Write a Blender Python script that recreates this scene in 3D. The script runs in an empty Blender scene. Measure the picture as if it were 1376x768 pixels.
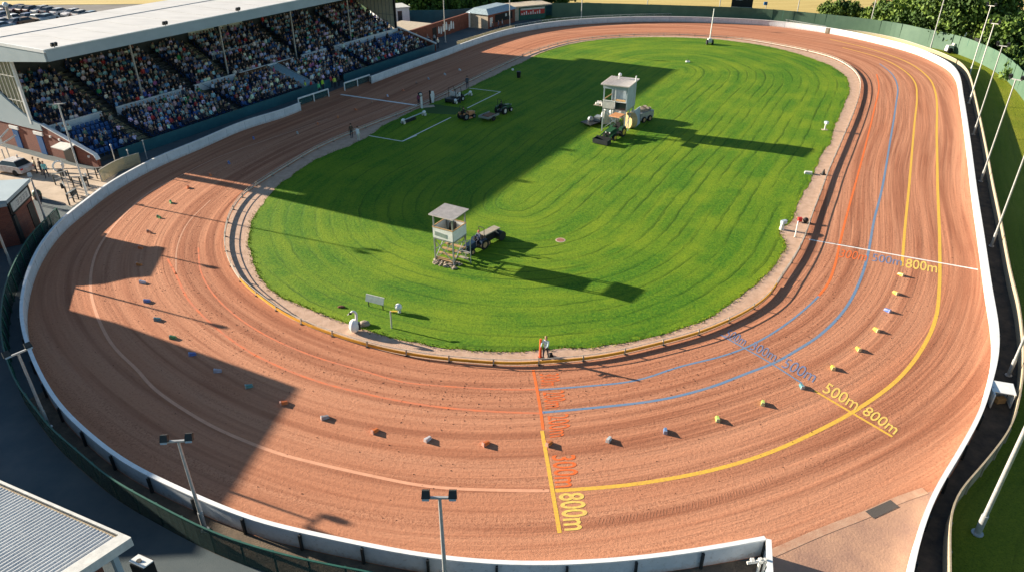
import bpy, bmesh, math, random
import numpy as np
from mathutils import Vector, Matrix
from mathutils.geometry import delaunay_2d_cdt
random.seed(7); RNG = np.random.default_rng(7)
SC = bpy.context.scene
COL = SC.collection
# ---------------------------------------------------------------- camera model
FPX, PITCH, HCAM, CX, CY = 970.0, math.radians(30.0), 27.0, 688.0, 384.0
SP, CP = math.sin(PITCH), math.cos(PITCH)
def G(x, y, z=0.0):
    """point of the place at height z seen at photo pixel x, y"""
    u = (x-CX)/FPX; v = (y-CY)/FPX
    Z = (HCAM-z)/(SP+v*CP)
    return Vector((u*Z, Z*(CP-v*SP), z))
def P(X, Y, z=0.0):
    dz = HCAM-z; Z = Y*CP+dz*SP; v = (dz*CP-Y*SP)/Z
    return CX+X/Z*FPX, CY+v*FPX
cam_d = bpy.data.cameras.new('camera'); cam = bpy.data.objects.new('camera', cam_d); COL.objects.link(cam)
cam_d.sensor_width = 36.0; cam_d.lens = FPX/1376.0*36.0; cam_d.clip_end = 3000; cam_d.clip_start = 0.5
cam.location = (0, 0, HCAM); cam.rotation_euler = (math.pi/2-PITCH, 0, 0)
SC.camera = cam
# ---------------------------------------------------------------- sun and sky
_rc = G(57, 71, 11.9); _tip = G(595, 322)
_dv = Vector((_tip.x-_rc.x, _tip.y-_rc.y, 0)); SUN_EL = math.atan(11.9/_dv.length); SD = _dv.normalized()
print('sun elevation', math.degrees(SUN_EL), 'dir', SD)
W = bpy.data.worlds.new('World'); SC.world = W; W.use_nodes = True
nt = W.node_tree; bg = nt.nodes['Background']
sky = nt.nodes.new('ShaderNodeTexSky'); sky.sky_type = 'NISHITA'; sky.sun_disc = False
sky.sun_elevation = SUN_EL; sky.sun_rotation = math.atan2(-SD.x, -SD.y)
sky.air_density = 1.2; sky.dust_density = 0.6; sky.ozone_density = 2.0
_tm = nt.nodes.new('ShaderNodeMix'); _tm.data_type = 'RGBA'; _tm.blend_type = 'MULTIPLY'; _tm.inputs[0].default_value = 1.0; _tm.inputs[7].default_value = (.84, .95, 1.02, 1)
nt.links.new(sky.outputs[0], _tm.inputs[6]); nt.links.new(_tm.outputs[2], bg.inputs[0]); bg.inputs[1].default_value = 0.05
sd = bpy.data.lights.new('sun', 'SUN'); sun = bpy.data.objects.new('sun', sd); COL.objects.link(sun)
sd.energy = 5.0; sd.angle = math.radians(0.55); sd.color = (1.0, 0.88, 0.71)
ldir = Vector((SD.x*math.cos(SUN_EL), SD.y*math.cos(SUN_EL), -math.sin(SUN_EL)))
sun.rotation_euler = (-ldir).to_track_quat('Z', 'Y').to_euler(); sun.location = (-80, 60, 60)
SC.view_settings.view_transform = 'Standard'; SC.view_settings.look = 'None'; SC.view_settings.gamma = 1
SC.view_settings.exposure = 1.58
SC.render.engine = 'CYCLES'
SC.cycles.max_bounces = 6; SC.cycles.transparent_max_bounces = 12
# ---------------------------------------------------------------- materials
M = {}
def nodes(m):
    m.use_nodes = True; return m.node_tree.nodes, m.node_tree.links
def mat(name, col, rough=0.7, var=0.25, scale=3.0, bump=0.0, bscale=20.0, metal=0.0, col2=None, stretch=None, spec=0.3):
    m = bpy.data.materials.new(name); n, l = nodes(m); b = n['Principled BSDF']
    b.inputs['Roughness'].default_value = rough; b.inputs['Metallic'].default_value = metal
    b.inputs['Specular IOR Level'].default_value = spec
    tc = n.new('ShaderNodeTexCoord'); mp = n.new('ShaderNodeMapping'); l.new(tc.outputs['Object'], mp.inputs[0])
    if stretch: mp.inputs['Scale'].default_value = stretch
    nz = n.new('ShaderNodeTexNoise'); nz.inputs['Scale'].default_value = scale; nz.inputs['Detail'].default_value = 6
    nz.inputs['Roughness'].default_value = 0.65
    l.new(mp.outputs[0], nz.inputs[0])
    r = n.new('ShaderNodeValToRGB'); l.new(nz.outputs[0], r.inputs[0])
    c2 = col2 if col2 else tuple(max(0, c*(1-var)) for c in col)
    c1 = col if col2 else tuple(min(1, c*(1+var*0.5)) for c in col)
    r.color_ramp.elements[0].position = 0.32; r.color_ramp.elements[1].position = 0.68
    r.color_ramp.elements[0].color = (*c2, 1); r.color_ramp.elements[1].color = (*c1, 1)
    l.new(r.outputs[0], b.inputs['Base Color'])
    if bump:
        nb = n.new('ShaderNodeTexNoise'); nb.inputs['Scale'].default_value = bscale; nb.inputs['Detail'].default_value = 4
        l.new(mp.outputs[0], nb.inputs[0])
        bp = n.new('ShaderNodeBump'); bp.inputs['Strength'].default_value = bump; bp.inputs['Distance'].default_value = 0.05
        l.new(nb.outputs[0], bp.inputs['Height']); l.new(bp.outputs[0], b.inputs['Normal'])
    M[name] = m; return m
def MATH(n, l, op, a, b=None, c=None, clamp=False):
    x = n.new('ShaderNodeMath'); x.operation = op; x.use_clamp = clamp
    for i, v in enumerate((a, b, c)):
        if v is None: continue
        if isinstance(v, (int, float)): x.inputs[i].default_value = v
        else: l.new(v, x.inputs[i])
    return x.outputs[0]
def MIX(n, l, fac, a, b, mode='MIX'):
    x = n.new('ShaderNodeMix'); x.data_type = 'RGBA'; x.blend_type = mode
    for s, v in ((0, fac), (6, a), (7, b)):
        if isinstance(v, (int, float)): x.inputs[s].default_value = v
        elif isinstance(v, tuple): x.inputs[s].default_value = (*v, 1) if len(v) == 3 else v
        else: l.new(v, x.inputs[s])
    return x.outputs[2]
def NOISE(n, l, vec, scale, detail=4, rough=0.6, dim='3D'):
    x = n.new('ShaderNodeTexNoise'); x.noise_dimensions = dim
    x.inputs['Scale'].default_value = scale; x.inputs['Detail'].default_value = detail; x.inputs['Roughness'].default_value = rough
    if vec is not None: l.new(vec, x.inputs['Vector'])
    return x.outputs[0]
def RAMP(n, l, f, p0, p1, c0=(0, 0, 0), c1=(1, 1, 1)):
    r = n.new('ShaderNodeValToRGB'); l.new(f, r.inputs[0])
    r.color_ramp.elements[0].position = p0; r.color_ramp.elements[1].position = p1
    r.color_ramp.elements[0].color = (*c0, 1); r.color_ramp.elements[1].color = (*c1, 1)
    return r.outputs[0]
def XYZ(n, l, x, y, z):
    c = n.new('ShaderNodeCombineXYZ')
    for i, v in enumerate((x, y, z)):
        if isinstance(v, (int, float)): c.inputs[i].default_value = v
        else: l.new(v, c.inputs[i])
    return c.outputs[0]
# --- raked sand of the track: streaks follow the distance from the inner rail
def sand_mat(name, base, dark, light):
    m = bpy.data.materials.new(name); n, l = nodes(m); b = n['Principled BSDF']; b.inputs['Roughness'].default_value = 0.95
    b.inputs['Specular IOR Level'].default_value = 0.1
    at = n.new('ShaderNodeAttribute'); at.attribute_name = 'lane'
    d = at.outputs['Fac']
    g = n.new('ShaderNodeNewGeometry'); s = n.new('ShaderNodeSeparateXYZ'); l.new(g.outputs['Position'], s.inputs[0])
    X, Y = s.outputs[0], s.outputs[1]
    wob = NOISE(n, l, XYZ(n, l, MATH(n, l, 'MULTIPLY', X, .03), MATH(n, l, 'MULTIPLY', Y, .03), 0.0), 1.0, 0)
    dd = MATH(n, l, 'ADD', d, MATH(n, l, 'MULTIPLY', wob, 3.0))
    def streak(k, q, sc=1.0, det=4):
        return NOISE(n, l, XYZ(n, l, MATH(n, l, 'MULTIPLY', X, q), MATH(n, l, 'MULTIPLY', Y, q), MATH(n, l, 'MULTIPLY', dd, k)), sc, det, .62)
    s1 = streak(.55, .02); s2 = streak(2.1, .03, 1.0, 5); s3 = streak(6.0, .10, 1.0, 5); s4 = streak(.95, .022, 1.0, 3)
    fine = NOISE(n, l, g.outputs['Position'], 5.0, 8, .72); grit = NOISE(n, l, g.outputs['Position'], 22.0, 5, .75)
    patch = NOISE(n, l, g.outputs['Position'], .11, 3)
    c = MIX(n, l, RAMP(n, l, s1, .3, .7), base, light)
    c = MIX(n, l, MATH(n, l, 'MULTIPLY', RAMP(n, l, s2, .50, .68), MATH(n, l, 'ADD', .18, MATH(n, l, 'MULTIPLY', RAMP(n, l, patch, .42, .60), .50))), c, dark)
    c = MIX(n, l, MATH(n, l, 'MULTIPLY', RAMP(n, l, s4, .49, .62), .60), c, dark)
    c = MIX(n, l, MATH(n, l, 'MULTIPLY', RAMP(n, l, s3, .52, .75), .20), c, dark)
    c = MIX(n, l, MATH(n, l, 'MULTIPLY', RAMP(n, l, fine, .50, .70), .45), c, dark)
    c = MIX(n, l, MATH(n, l, 'MULTIPLY', RAMP(n, l, grit, .58, .70), .28), c, tuple(x*.6 for x in dark))
    c = MIX(n, l, MATH(n, l, 'MULTIPLY', RAMP(n, l, patch, .45, .7), .3), c, light)
    # hoof scuffs: dark specks gathered in the lane nearest the rail and churned bands
    lane = MATH(n, l, 'MULTIPLY', RAMP(n, l, d, 0.0, 1.0), 1.0)
    near = MATH(n, l, 'SUBTRACT', 1.0, MATH(n, l, 'DIVIDE', MATH(n, l, 'ABSOLUTE', MATH(n, l, 'SUBTRACT', d, 3.4)), 2.6), clamp=True)
    sp = RAMP(n, l, NOISE(n, l, g.outputs['Position'], 6.5, 3, .5), .63, .67)
    c = MIX(n, l, MATH(n, l, 'MULTIPLY', MATH(n, l, 'MULTIPLY', sp, near), .75), c, tuple(x*.35 for x in dark))
    # churned darker band in the middle of the bend with small clods
    ch = MATH(n, l, 'MULTIPLY', RAMP(n, l, streak(1.1, .05), .50, .62), RAMP(n, l, NOISE(n, l, g.outputs['Position'], 9.0, 5, .8), .50, .60))
    c = MIX(n, l, MATH(n, l, 'MULTIPLY', ch, .60), c, tuple(x*.75 for x in dark))
    l.new(c, b.inputs['Base Color'])
    hgt = MATH(n, l, 'ADD', MATH(n, l, 'ADD', MATH(n, l, 'MULTIPLY', s4, .8), MATH(n, l, 'MULTIPLY', s2, .50)), MATH(n, l, 'ADD', MATH(n, l, 'MULTIPLY', s3, .20),
          MATH(n, l, 'ADD', MATH(n, l, 'MULTIPLY', fine, .42), MATH(n, l, 'MULTIPLY', grit, .14))))
    bp = n.new('ShaderNodeBump'); bp.inputs['Strength'].default_value = .75; bp.inputs['Distance'].default_value = .10
    l.new(hgt, bp.inputs['Height']); l.new(bp.outputs[0], b.inputs['Normal'])
    M[name] = m
sand_mat('sand', (.470, .192, .105), (.25, .085, .046), (.55, .262, .155))
# --- mown grass: mowing lines follow the distance from the edge of the lawn
def grass_mat(name, a, b_, c_, lines=1.0):
    m = bpy.data.materials.new(name); n, l = nodes(m); b = n['Principled BSDF']; b.inputs['Roughness'].default_value = .85
    b.inputs['Specular IOR Level'].default_value = .15
    at = n.new('ShaderNodeAttribute'); at.attribute_name = 'lane'
    g = n.new('ShaderNodeNewGeometry'); s = n.new('ShaderNodeSeparateXYZ'); l.new(g.outputs['Position'], s.inputs[0])
    X, Y = s.outputs[0], s.outputs[1]
    w = NOISE(n, l, XYZ(n, l, MATH(n, l, 'MULTIPLY', X, .05), MATH(n, l, 'MULTIPLY', Y, .05), 0.0), .8, 0)
    d = MATH(n, l, 'ADD', at.outputs['Fac'], MATH(n, l, 'MULTIPLY', w, 1.4))
    fd = MATH(n, l, 'ADD', d, MATH(n, l, 'MULTIPLY', NOISE(n, l, g.outputs['Position'], .35, 2), .5))
    saw = MATH(n, l, 'FRACT', MATH(n, l, 'DIVIDE', fd, 1.25))
    line = RAMP(n, l, saw, .0, .22, (1, 1, 1), (0, 0, 0))
    gap = RAMP(n, l, NOISE(n, l, XYZ(n, l, MATH(n, l, 'MULTIPLY', X, .12), MATH(n, l, 'MULTIPLY', Y, .12), MATH(n, l, 'MULTIPLY', d, .8)), 1.0, 3), .38, .62)
    band = NOISE(n, l, XYZ(n, l, MATH(n, l, 'MULTIPLY', X, .05), MATH(n, l, 'MULTIPLY', Y, .05), MATH(n, l, 'MULTIPLY', d, .55)), 1.3, 4)
    fn = NOISE(n, l, g.outputs['Position'], 4.5, 8, .85); ff = NOISE(n, l, g.outputs['Position'], 11.0, 5, .8)
    pt = NOISE(n, l, g.outputs['Position'], .16, 3)
    c = MIX(n, l, RAMP(n, l, fn, .42, .60), a, b_)
    c = MIX(n, l, MATH(n, l, 'MULTIPLY', RAMP(n, l, band, .40, .66), .40), c, c_)
    c = MIX(n, l, MATH(n, l, 'MULTIPLY', RAMP(n, l, pt, .45, .65), .35), c, c_)
    c = MIX(n, l, MATH(n, l, 'MULTIPLY', MATH(n, l, 'MULTIPLY', line, gap), .72*lines), c, tuple(x*.55 for x in a))
    c = MIX(n, l, MATH(n, l, 'MULTIPLY', RAMP(n, l, ff, .50, .62), .62), c, tuple(x*.38 for x in a))
    l.new(c, b.inputs['Base Color'])
    hg = MATH(n, l, 'ADD', MATH(n, l, 'MULTIPLY', fn, .8), MATH(n, l, 'ADD', MATH(n, l, 'MULTIPLY', ff, .45),
         MATH(n, l, 'MULTIPLY', MATH(n, l, 'MULTIPLY', line, gap), -.45*lines)))
    bp = n.new('ShaderNodeBump'); bp.inputs['Strength'].default_value = .8; bp.inputs['Distance'].default_value = .12
    l.new(hg, bp.inputs['Height']); l.new(bp.outputs[0], b.inputs['Normal'])
    M[name] = m
grass_mat('lawn', (.038, .140, .007), (.130, .250, .008), (.265, .335, .014))
grass_mat('bank_grass', (.12, .16, .008), (.22, .25, .014), (.30, .28, .03), .5)
mat('meadow', (.05, .11, .02), .95, scale=.08, col2=(.035, .075, .015))
# crop field: broad straw rows
def wheat_mat():
    m = bpy.data.materials.new('wheat'); n, l = nodes(m); b = n['Principled BSDF']; b.inputs['Roughness'].default_value = .95
    g = n.new('ShaderNodeNewGeometry'); mp = n.new('ShaderNodeMapping'); l.new(g.outputs['Position'], mp.inputs[0])
    mp.inputs['Scale'].default_value = (.04, .5, 1)
    a = NOISE(n, l, mp.outputs[0], 1.2, 5); f = NOISE(n, l, g.outputs['Position'], 1.6, 6, .8)
    c = MIX(n, l, RAMP(n, l, a, .35, .65), (.44, .31, .085), (.58, .44, .15))
    c = MIX(n, l, MATH(n, l, 'MULTIPLY', RAMP(n, l, f, .5, .7), .55), c, (.30, .23, .06))
    l.new(c, b.inputs['Base Color']); M['wheat'] = m
wheat_mat()
mat('asphalt', (.060, .086, .098), .9, scale=.35, col2=(.105, .125, .13), bump=.3, bscale=30)
mat('walk_asphalt', (.030, .032, .034), .9, scale=1.1, col2=(.10, .085, .070), bump=.4, bscale=25)
mat('carpark', (.20, .185, .17), .95, scale=.3, col2=(.13, .12, .11))
mat('dirt', (.20, .145, .10), .95, scale=1.2, col2=(.085, .07, .055), bump=.5, bscale=12)
mat('concrete', (.56, .44, .33), .9, scale=.6, col2=(.40, .31, .23), bump=.3, bscale=15)
mat('apron', (.50, .29, .185), .6, scale=.33, col2=(.30, .175, .13), bump=.35, bscale=9)
mat('apron_edge', (.52, .33, .225), .85, scale=2, col2=(.42, .22, .14), bump=.2)
mat('grate', (.10, .085, .075), .7, scale=20)
mat('verge', (.56, .38, .28), .95, scale=1.6, col2=(.42, .27, .185), bump=.5, bscale=14)
mat('white_wall', (.66, .70, .74), .55, scale=1.2, col2=(.52, .56, .60), bump=.1)
def wall_mat():
    m = bpy.data.materials.new('white_wall'); n, l = nodes(m); b = n['Principled BSDF']; b.inputs['Roughness'].default_value = .55
    g = n.new('ShaderNodeNewGeometry'); s = n.new('ShaderNodeSeparateXYZ'); l.new(g.outputs['Position'], s.inputs[0])
    a = NOISE(n, l, g.outputs['Position'], .7, 5, .7); f = NOISE(n, l, g.outputs['Position'], 5.0, 5, .7)
    c = MIX(n, l, RAMP(n, l, a, .35, .65), (.66, .70, .74), (.52, .57, .61))
    st = MATH(n, l, 'ADD', MATH(n, l, 'MULTIPLY', MATH(n, l, 'SUBTRACT', .34, s.outputs[2]), 2.2), MATH(n, l, 'MULTIPLY', MATH(n, l, 'SUBTRACT', f, .5), 1.6), clamp=True)
    c = MIX(n, l, MATH(n, l, 'MULTIPLY', st, .75), c, (.40, .24, .16))
    c = MIX(n, l, MATH(n, l, 'MULTIPLY', RAMP(n, l, f, .57, .68), .5), c, (.30, .27, .24))
    l.new(c, b.inputs['Base Color']); M['white_wall'] = m
wall_mat()
mat('white_cap', (.80, .80, .79), .5, scale=2.0, var=.12)
mat('panel_blue', (.42, .50, .55), .6, scale=1.0, col2=(.30, .36, .40))
mat('white_paint', (.78, .78, .76), .5, var=.12)
mat('off_white', (.62, .61, .57), .6, var=.2)
mat('grey_metal', (.34, .36, .37), .45, metal=.5, var=.2)
mat('pole_metal', (.50, .50, .49), .4, metal=.35, var=.2, scale=6)
mat('dark_metal', (.035, .04, .042), .5, metal=.3)
mat('black', (.012, .012, .013), .6)
mat('rubber', (.015, .015, .016), .85)
mat('glass_dark', (.02, .028, .035), .12, var=.1, spec=.6)
mat('lamp_glass', (.35, .40, .43), .15, spec=.7)
mat('ochre', (.66, .34, .035), .6, col2=(.50, .24, .03), scale=2)
mat('rail_white', (.55, .50, .42), .6, col2=(.38, .33, .27), scale=3)
mat('green_mesh', (.012, .055, .045), .6)
mat('green_rail', (.02, .10, .075), .5)
mat('green_board', (.085, .150, .100), .6, col2=(.060, .115, .078), scale=.4, var=.3)
mat('teal_board', (.030, .125, .150), .5, col2=(.020, .085, .105), scale=.6)
mat('brick_plain', (.20, .065, .040), .85, scale=2)
mat('roof_white', (.66, .635, .61), .6, col2=(.54, .52, .50), scale=.5, stretch=(.5, 1.6, 1))
mat('fascia', (.40, .47, .50), .5, col2=(.34, .41, .44), scale=.5)
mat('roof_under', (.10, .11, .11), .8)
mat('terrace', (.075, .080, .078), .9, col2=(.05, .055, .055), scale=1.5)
mat('stair', (.36, .31, .18), .9, col2=(.26, .23, .14), scale=2)
mat('seat_blue', (.014, .080, .25), .45, var=.3)
mat('cream_pane', (.80, .78, .62), .4, col2=(.72, .70, .55), scale=1)
mat('pane_olive', (.27, .25, .15), .35, col2=(.20, .19, .12), scale=1)
mat('ramp_blue', (.30, .44, .52), .4, var=.2)
mat('brown_board', (.20, .085, .04), .7)
mat('door_blue', (.02, .10, .28), .5)
mat('timber', (.50, .33, .16), .75, col2=(.36, .22, .10), scale=6, bump=.2)
mat('timber_grey', (.40, .35, .28), .85, col2=(.28, .24, .18), scale=8, bump=.2)
mat('fence_wood', (.42, .35, .25), .85, col2=(.30, .24, .16), scale=6)
mat('stone', (.45, .38, .30), .9, col2=(.26, .20, .15), scale=4, bump=.3)
mat('tan_roof', (.50, .42, .32), .8)
mat('blue_roof', (.30, .38, .42), .6)
mat('clod', (.17, .075, .045), 1.0)
mat('leaf', (.055, .110, .014), .7, scale=.6, col2=(.022, .052, .008))
mat('leaf_light', (.15, .22, .03), .7, scale=.6, col2=(.07, .13, .016))
mat('bark', (.10, .07, .045), .9)
mat('skin', (.45, .27, .19), .6, var=.1)
mat('shoe', (.03, .028, .028), .6)
mat('hair_dark', (.035, .024, .018), .7)
mat('trousers', (.03, .035, .055), .8)
mat('red', (.50, .035, .03), .5)
mat('dull_orange', (.58, .27, .12), .6)
mat('orange', (.72, .11, .04), .5)
mat('bale', (.50, .36, .17), .9, bump=.3)
mat('tractor_green', (.02, .085, .035), .4)
mat('tractor_blue', (.02, .14, .34), .4)
mat('yellow', (.70, .48, .06), .5)
mat('line_yellow', (.80, .50, .05), .8, col2=(.60, .32, .07), scale=7)
mat('line_orange', (.80, .15, .02), .85, col2=(.66, .16, .05), scale=3)
mat('line_salmon', (.74, .36, .22), .9, col2=(.62, .30, .18), scale=2)
mat('line_blue', (.10, .22, .38), .85, col2=(.19, .23, .30), scale=3)
mat('line_white', (.85, .83, .80), .8, col2=(.74, .68, .62), scale=3)
mat('line_orange_worn', (.70, .17, .06), .9, col2=(.50, .19, .11), scale=1.2)
mat('line_faint', (.60, .33, .22), .9, col2=(.50, .24, .14), scale=3)
mat('text_blue', (.07, .19, .42), .85, col2=(.30, .22, .22), scale=7)
mat('text_orange', (.85, .12, .01), .85, col2=(.58, .17, .06), scale=7)
mat('text_yellow', (.84, .62, .12), .85, col2=(.60, .36, .12), scale=7)
mat('manhole', (.32, .14, .10), .8)
mat('plate_grey', (.30, .36, .34), .25, spec=.6)
def brick_mat():
    m = bpy.data.materials.new('brick'); n, l = nodes(m); b = n['Principled BSDF']; b.inputs['Roughness'].default_value = .9
    tc = n.new('ShaderNodeTexCoord'); br = n.new('ShaderNodeTexBrick'); l.new(tc.outputs['Object'], br.inputs[0])
    mp = n.new('ShaderNodeMapping'); mp.inputs['Rotation'].default_value = (math.pi/2, 0, 0); l.new(tc.outputs['Object'], mp.inputs[0]); l.new(mp.outputs[0], br.inputs[0])
    br.inputs['Color1'].default_value = (.25, .075, .045, 1); br.inputs['Color2'].default_value = (.17, .05, .035, 1)
    br.inputs['Mortar'].default_value = (.22, .14, .11, 1); br.inputs['Scale'].default_value = 2.2; br.inputs['Mortar Size'].default_value = .012
    nz = NOISE(n, l, tc.outputs['Object'], .8, 5)
    c = MIX(n, l, MATH(n, l, 'MULTIPLY', nz, .5), br.outputs[0], (.14, .05, .035)); l.new(c, b.inputs['Base Color']); M['brick'] = m
brick_mat()
def netting(name, col, alpha):
    m = bpy.data.materials.new(name); n, l = nodes(m); b = n['Principled BSDF']; b.inputs['Base Color'].default_value = (*col, 1)
    b.inputs['Roughness'].default_value = .8
    tc = n.new('ShaderNodeTexCoord'); nz = NOISE(n, l, tc.outputs['Object'], 6.0, 5, .8)
    a = MATH(n, l, 'ADD', MATH(n, l, 'MULTIPLY', MATH(n, l, 'SUBTRACT', nz, .5), .5), alpha, clamp=True)
    l.new(a, b.inputs['Alpha']); M[name] = m
netting('net_green', (.008, .040, .034), .62)
netting('net_grey', (.20, .22, .20), .22)
netting('net_tan', (.42, .36, .22), .62)
netting('net_teal', (.02, .09, .095), .60)
def tint_mat(name, attr):
    m = bpy.data.materials.new(name); n, l = nodes(m); b = n['Principled BSDF']; b.inputs['Roughness'].default_value = .75
    tc = n.new('ShaderNodeTexCoord'); nz = NOISE(n, l, tc.outputs['Object'], 9.0, 4)
    if attr:
        a = n.new('ShaderNodeAttribute'); a.attribute_name = attr; o = a.outputs['Color']
    else:
        a = n.new('ShaderNodeObjectInfo'); o = a.outputs['Color']
    c = MIX(n, l, MATH(n, l, 'MULTIPLY', RAMP(n, l, nz, .4, .65), .18), o, (0., 0., 0.)); l.new(c, b.inputs['Base Color']); M[name] = m
tint_mat('cloth', None); tint_mat('cloth_mass', 'tint')
def paint_mat():
    m = bpy.data.materials.new('paint'); n, l = nodes(m); b = n['Principled BSDF']; b.inputs['Roughness'].default_value = .35
    tc = n.new('ShaderNodeTexCoord'); nz = NOISE(n, l, tc.outputs['Object'], 2.5, 5, .7)
    a = n.new('ShaderNodeObjectInfo')
    c = MIX(n, l, MATH(n, l, 'MULTIPLY', RAMP(n, l, nz, .38, .65), .5), a.outputs['Color'], (.26, .13, .085)); l.new(c, b.inputs['Base Color']); M['paint'] = m
paint_mat()
# ---------------------------------------------------------------- mesh builder
class MB:
    def __init__(s): s.v = []; s.f = []; s.m = []; s.mats = []
    def mi(s, mt):
        if mt is None: mt = s.mats[0] if s.mats else None
        if mt not in s.mats: s.mats.append(mt)
        return s.mats.index(mt)
    def add(s, vs, fs, mt=None):
        k = len(s.v); s.v += [Vector(p) for p in vs]; i = s.mi(mt)
        for f in fs: s.f.append(tuple(k+j for j in f)); s.m.append(i)
        return s
    def hexa(s, b, t, mt=None):
        n = len(b); vs = list(b)+list(t)
        fs = [tuple(range(n-1, -1, -1)), tuple(range(n, 2*n))]+[(i, (i+1) % n, n+(i+1) % n, n+i) for i in range(n)]
        return s.add(vs, fs, mt)
    def box(s, c, size, rz=0.0, mt=None, taper=1.0, rx=0.0, ry=0.0):
        hx, hy, hz = size[0]/2, size[1]/2, size[2]/2
        R = Matrix.Rotation(rz, 3, 'Z') @ Matrix.Rotation(ry, 3, 'Y') @ Matrix.Rotation(rx, 3, 'X'); c = Vector(c)
        b = [c+R @ Vector(p) for p in ((-hx, -hy, -hz), (hx, -hy, -hz), (hx, hy, -hz), (-hx, hy, -hz))]
        t = [c+R @ Vector(p) for p in ((-hx*taper, -hy*taper, hz), (hx*taper, -hy*taper, hz), (hx*taper, hy*taper, hz), (-hx*taper, hy*taper, hz))]
        return s.hexa(b, t, mt)
    def bar(s, p, q, w, h=None, mt=None, up=(0, 0, 1)):
        h = h or w; p = Vector(p); q = Vector(q); d = (q-p).normalized(); u = Vector(up)
        if abs(d.dot(u)) > .98: u = Vector((0, 1, 0))
        x = d.cross(u).normalized()*w/2; y = x.cross(d).normalized()*h/2
        return s.hexa([p-x-y, p+x-y, p+x+y, p-x+y], [q-x-y, q+x-y, q+x+y, q-x+y], mt)
    def tube(s, p, q, r, r2=None, n=10, mt=None):
        r2 = r if r2 is None else r2; p = Vector(p); q = Vector(q); d = (q-p).normalized(); u = Vector((0, 0, 1)) if abs(d.z) < .95 else Vector((1, 0, 0))
        x = d.cross(u).normalized(); y = x.cross(d)
        c = [(math.cos(2*math.pi*i/n), math.sin(2*math.pi*i/n)) for i in range(n)]
        return s.hexa([p+x*a*r+y*b*r for a, b in c], [q+x*a*r2+y*b*r2 for a, b in c], mt)
    def ball(s, c, r, mt=None, nu=12, nv=8, sc=(1, 1, 1)):
        c = Vector(c); vs = []; fs = []
        for j in range(1, nv):
            t = math.pi*j/nv
            for i in range(nu):
                a = 2*math.pi*i/nu; vs.append(c+Vector((r*sc[0]*math.sin(t)*math.cos(a), r*sc[1]*math.sin(t)*math.sin(a), r*sc[2]*math.cos(t))))
        vs += [c+Vector((0, 0, r*sc[2])), c-Vector((0, 0, r*sc[2]))]; T = len(vs)-2
        for j in range(nv-2):
            for i in range(nu):
                fs.append((j*nu+i, (j+1)*nu+i, (j+1)*nu+(i+1) % nu, j*nu+(i+1) % nu))
        for i in range(nu):
            fs.append((T, i, (i+1) % nu)); fs.append((T+1, (nv-2)*nu+(i+1) % nu, (nv-2)*nu+i))
        return s.add(vs, fs, mt)
    def prism(s, poly, z0, z1, mt=None):
        return s.hexa([(p[0], p[1], z0) for p in poly], [(p[0], p[1], z1) for p in poly], mt)
    def path(s, pts, r, n=8, mt=None):
        for a, b in zip(pts, pts[1:]): s.tube(a, b, r, n=n, mt=mt)
        return s
    def build(s, name, mt=None, parent=None, origin=None, smooth=False):
        me = bpy.data.meshes.new(name); o = Vector(origin) if origin is not None else Vector((0, 0, 0))
        me.from_pydata([tuple(p-o) for p in s.v], [], s.f)
        mats = [x if x is not None else mt for x in s.mats] or [mt]
        for x in mats: me.materials.append(M[x or mt])
        me.polygons.foreach_set('material_index', s.m)
        bm = bmesh.new(); bm.from_mesh(me); bmesh.ops.recalc_face_normals(bm, faces=bm.faces); bm.to_mesh(me); bm.free()
        if smooth:
            me.polygons.foreach_set('use_smooth', [True]*len(me.polygons))
            try: me.set_sharp_from_angle(angle=math.radians(40))
            except Exception: pass
        ob = bpy.data.objects.new(name, me); COL.objects.link(ob)
        if parent is not None: ob.parent = parent
        elif origin is not None: ob.location = o
        return ob
def tag(o, label=None, cat=None, group=None, kind=None):
    if label: o['label'] = label
    if cat: o['category'] = cat
    if group: o['group'] = group
    if kind: o['kind'] = kind
    return o
def root(name, loc, label, cat, group=None, rz=0.0):
    o = bpy.data.objects.new(name, None); COL.objects.link(o); o.location = loc; o.rotation_euler = (0, 0, rz)
    o.empty_display_size = .2
    return tag(o, label, cat, group)
KIDS = {}
def copy_tree(o, parent=None):
    c = o.copy(); COL.objects.link(c)
    if parent is not None: c.parent = parent
    for ch in [x for x in bpy.data.objects if x.parent == o]: copy_tree(ch, c)
    return c
def struct(o): o['kind'] = 'structure'; return o
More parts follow.
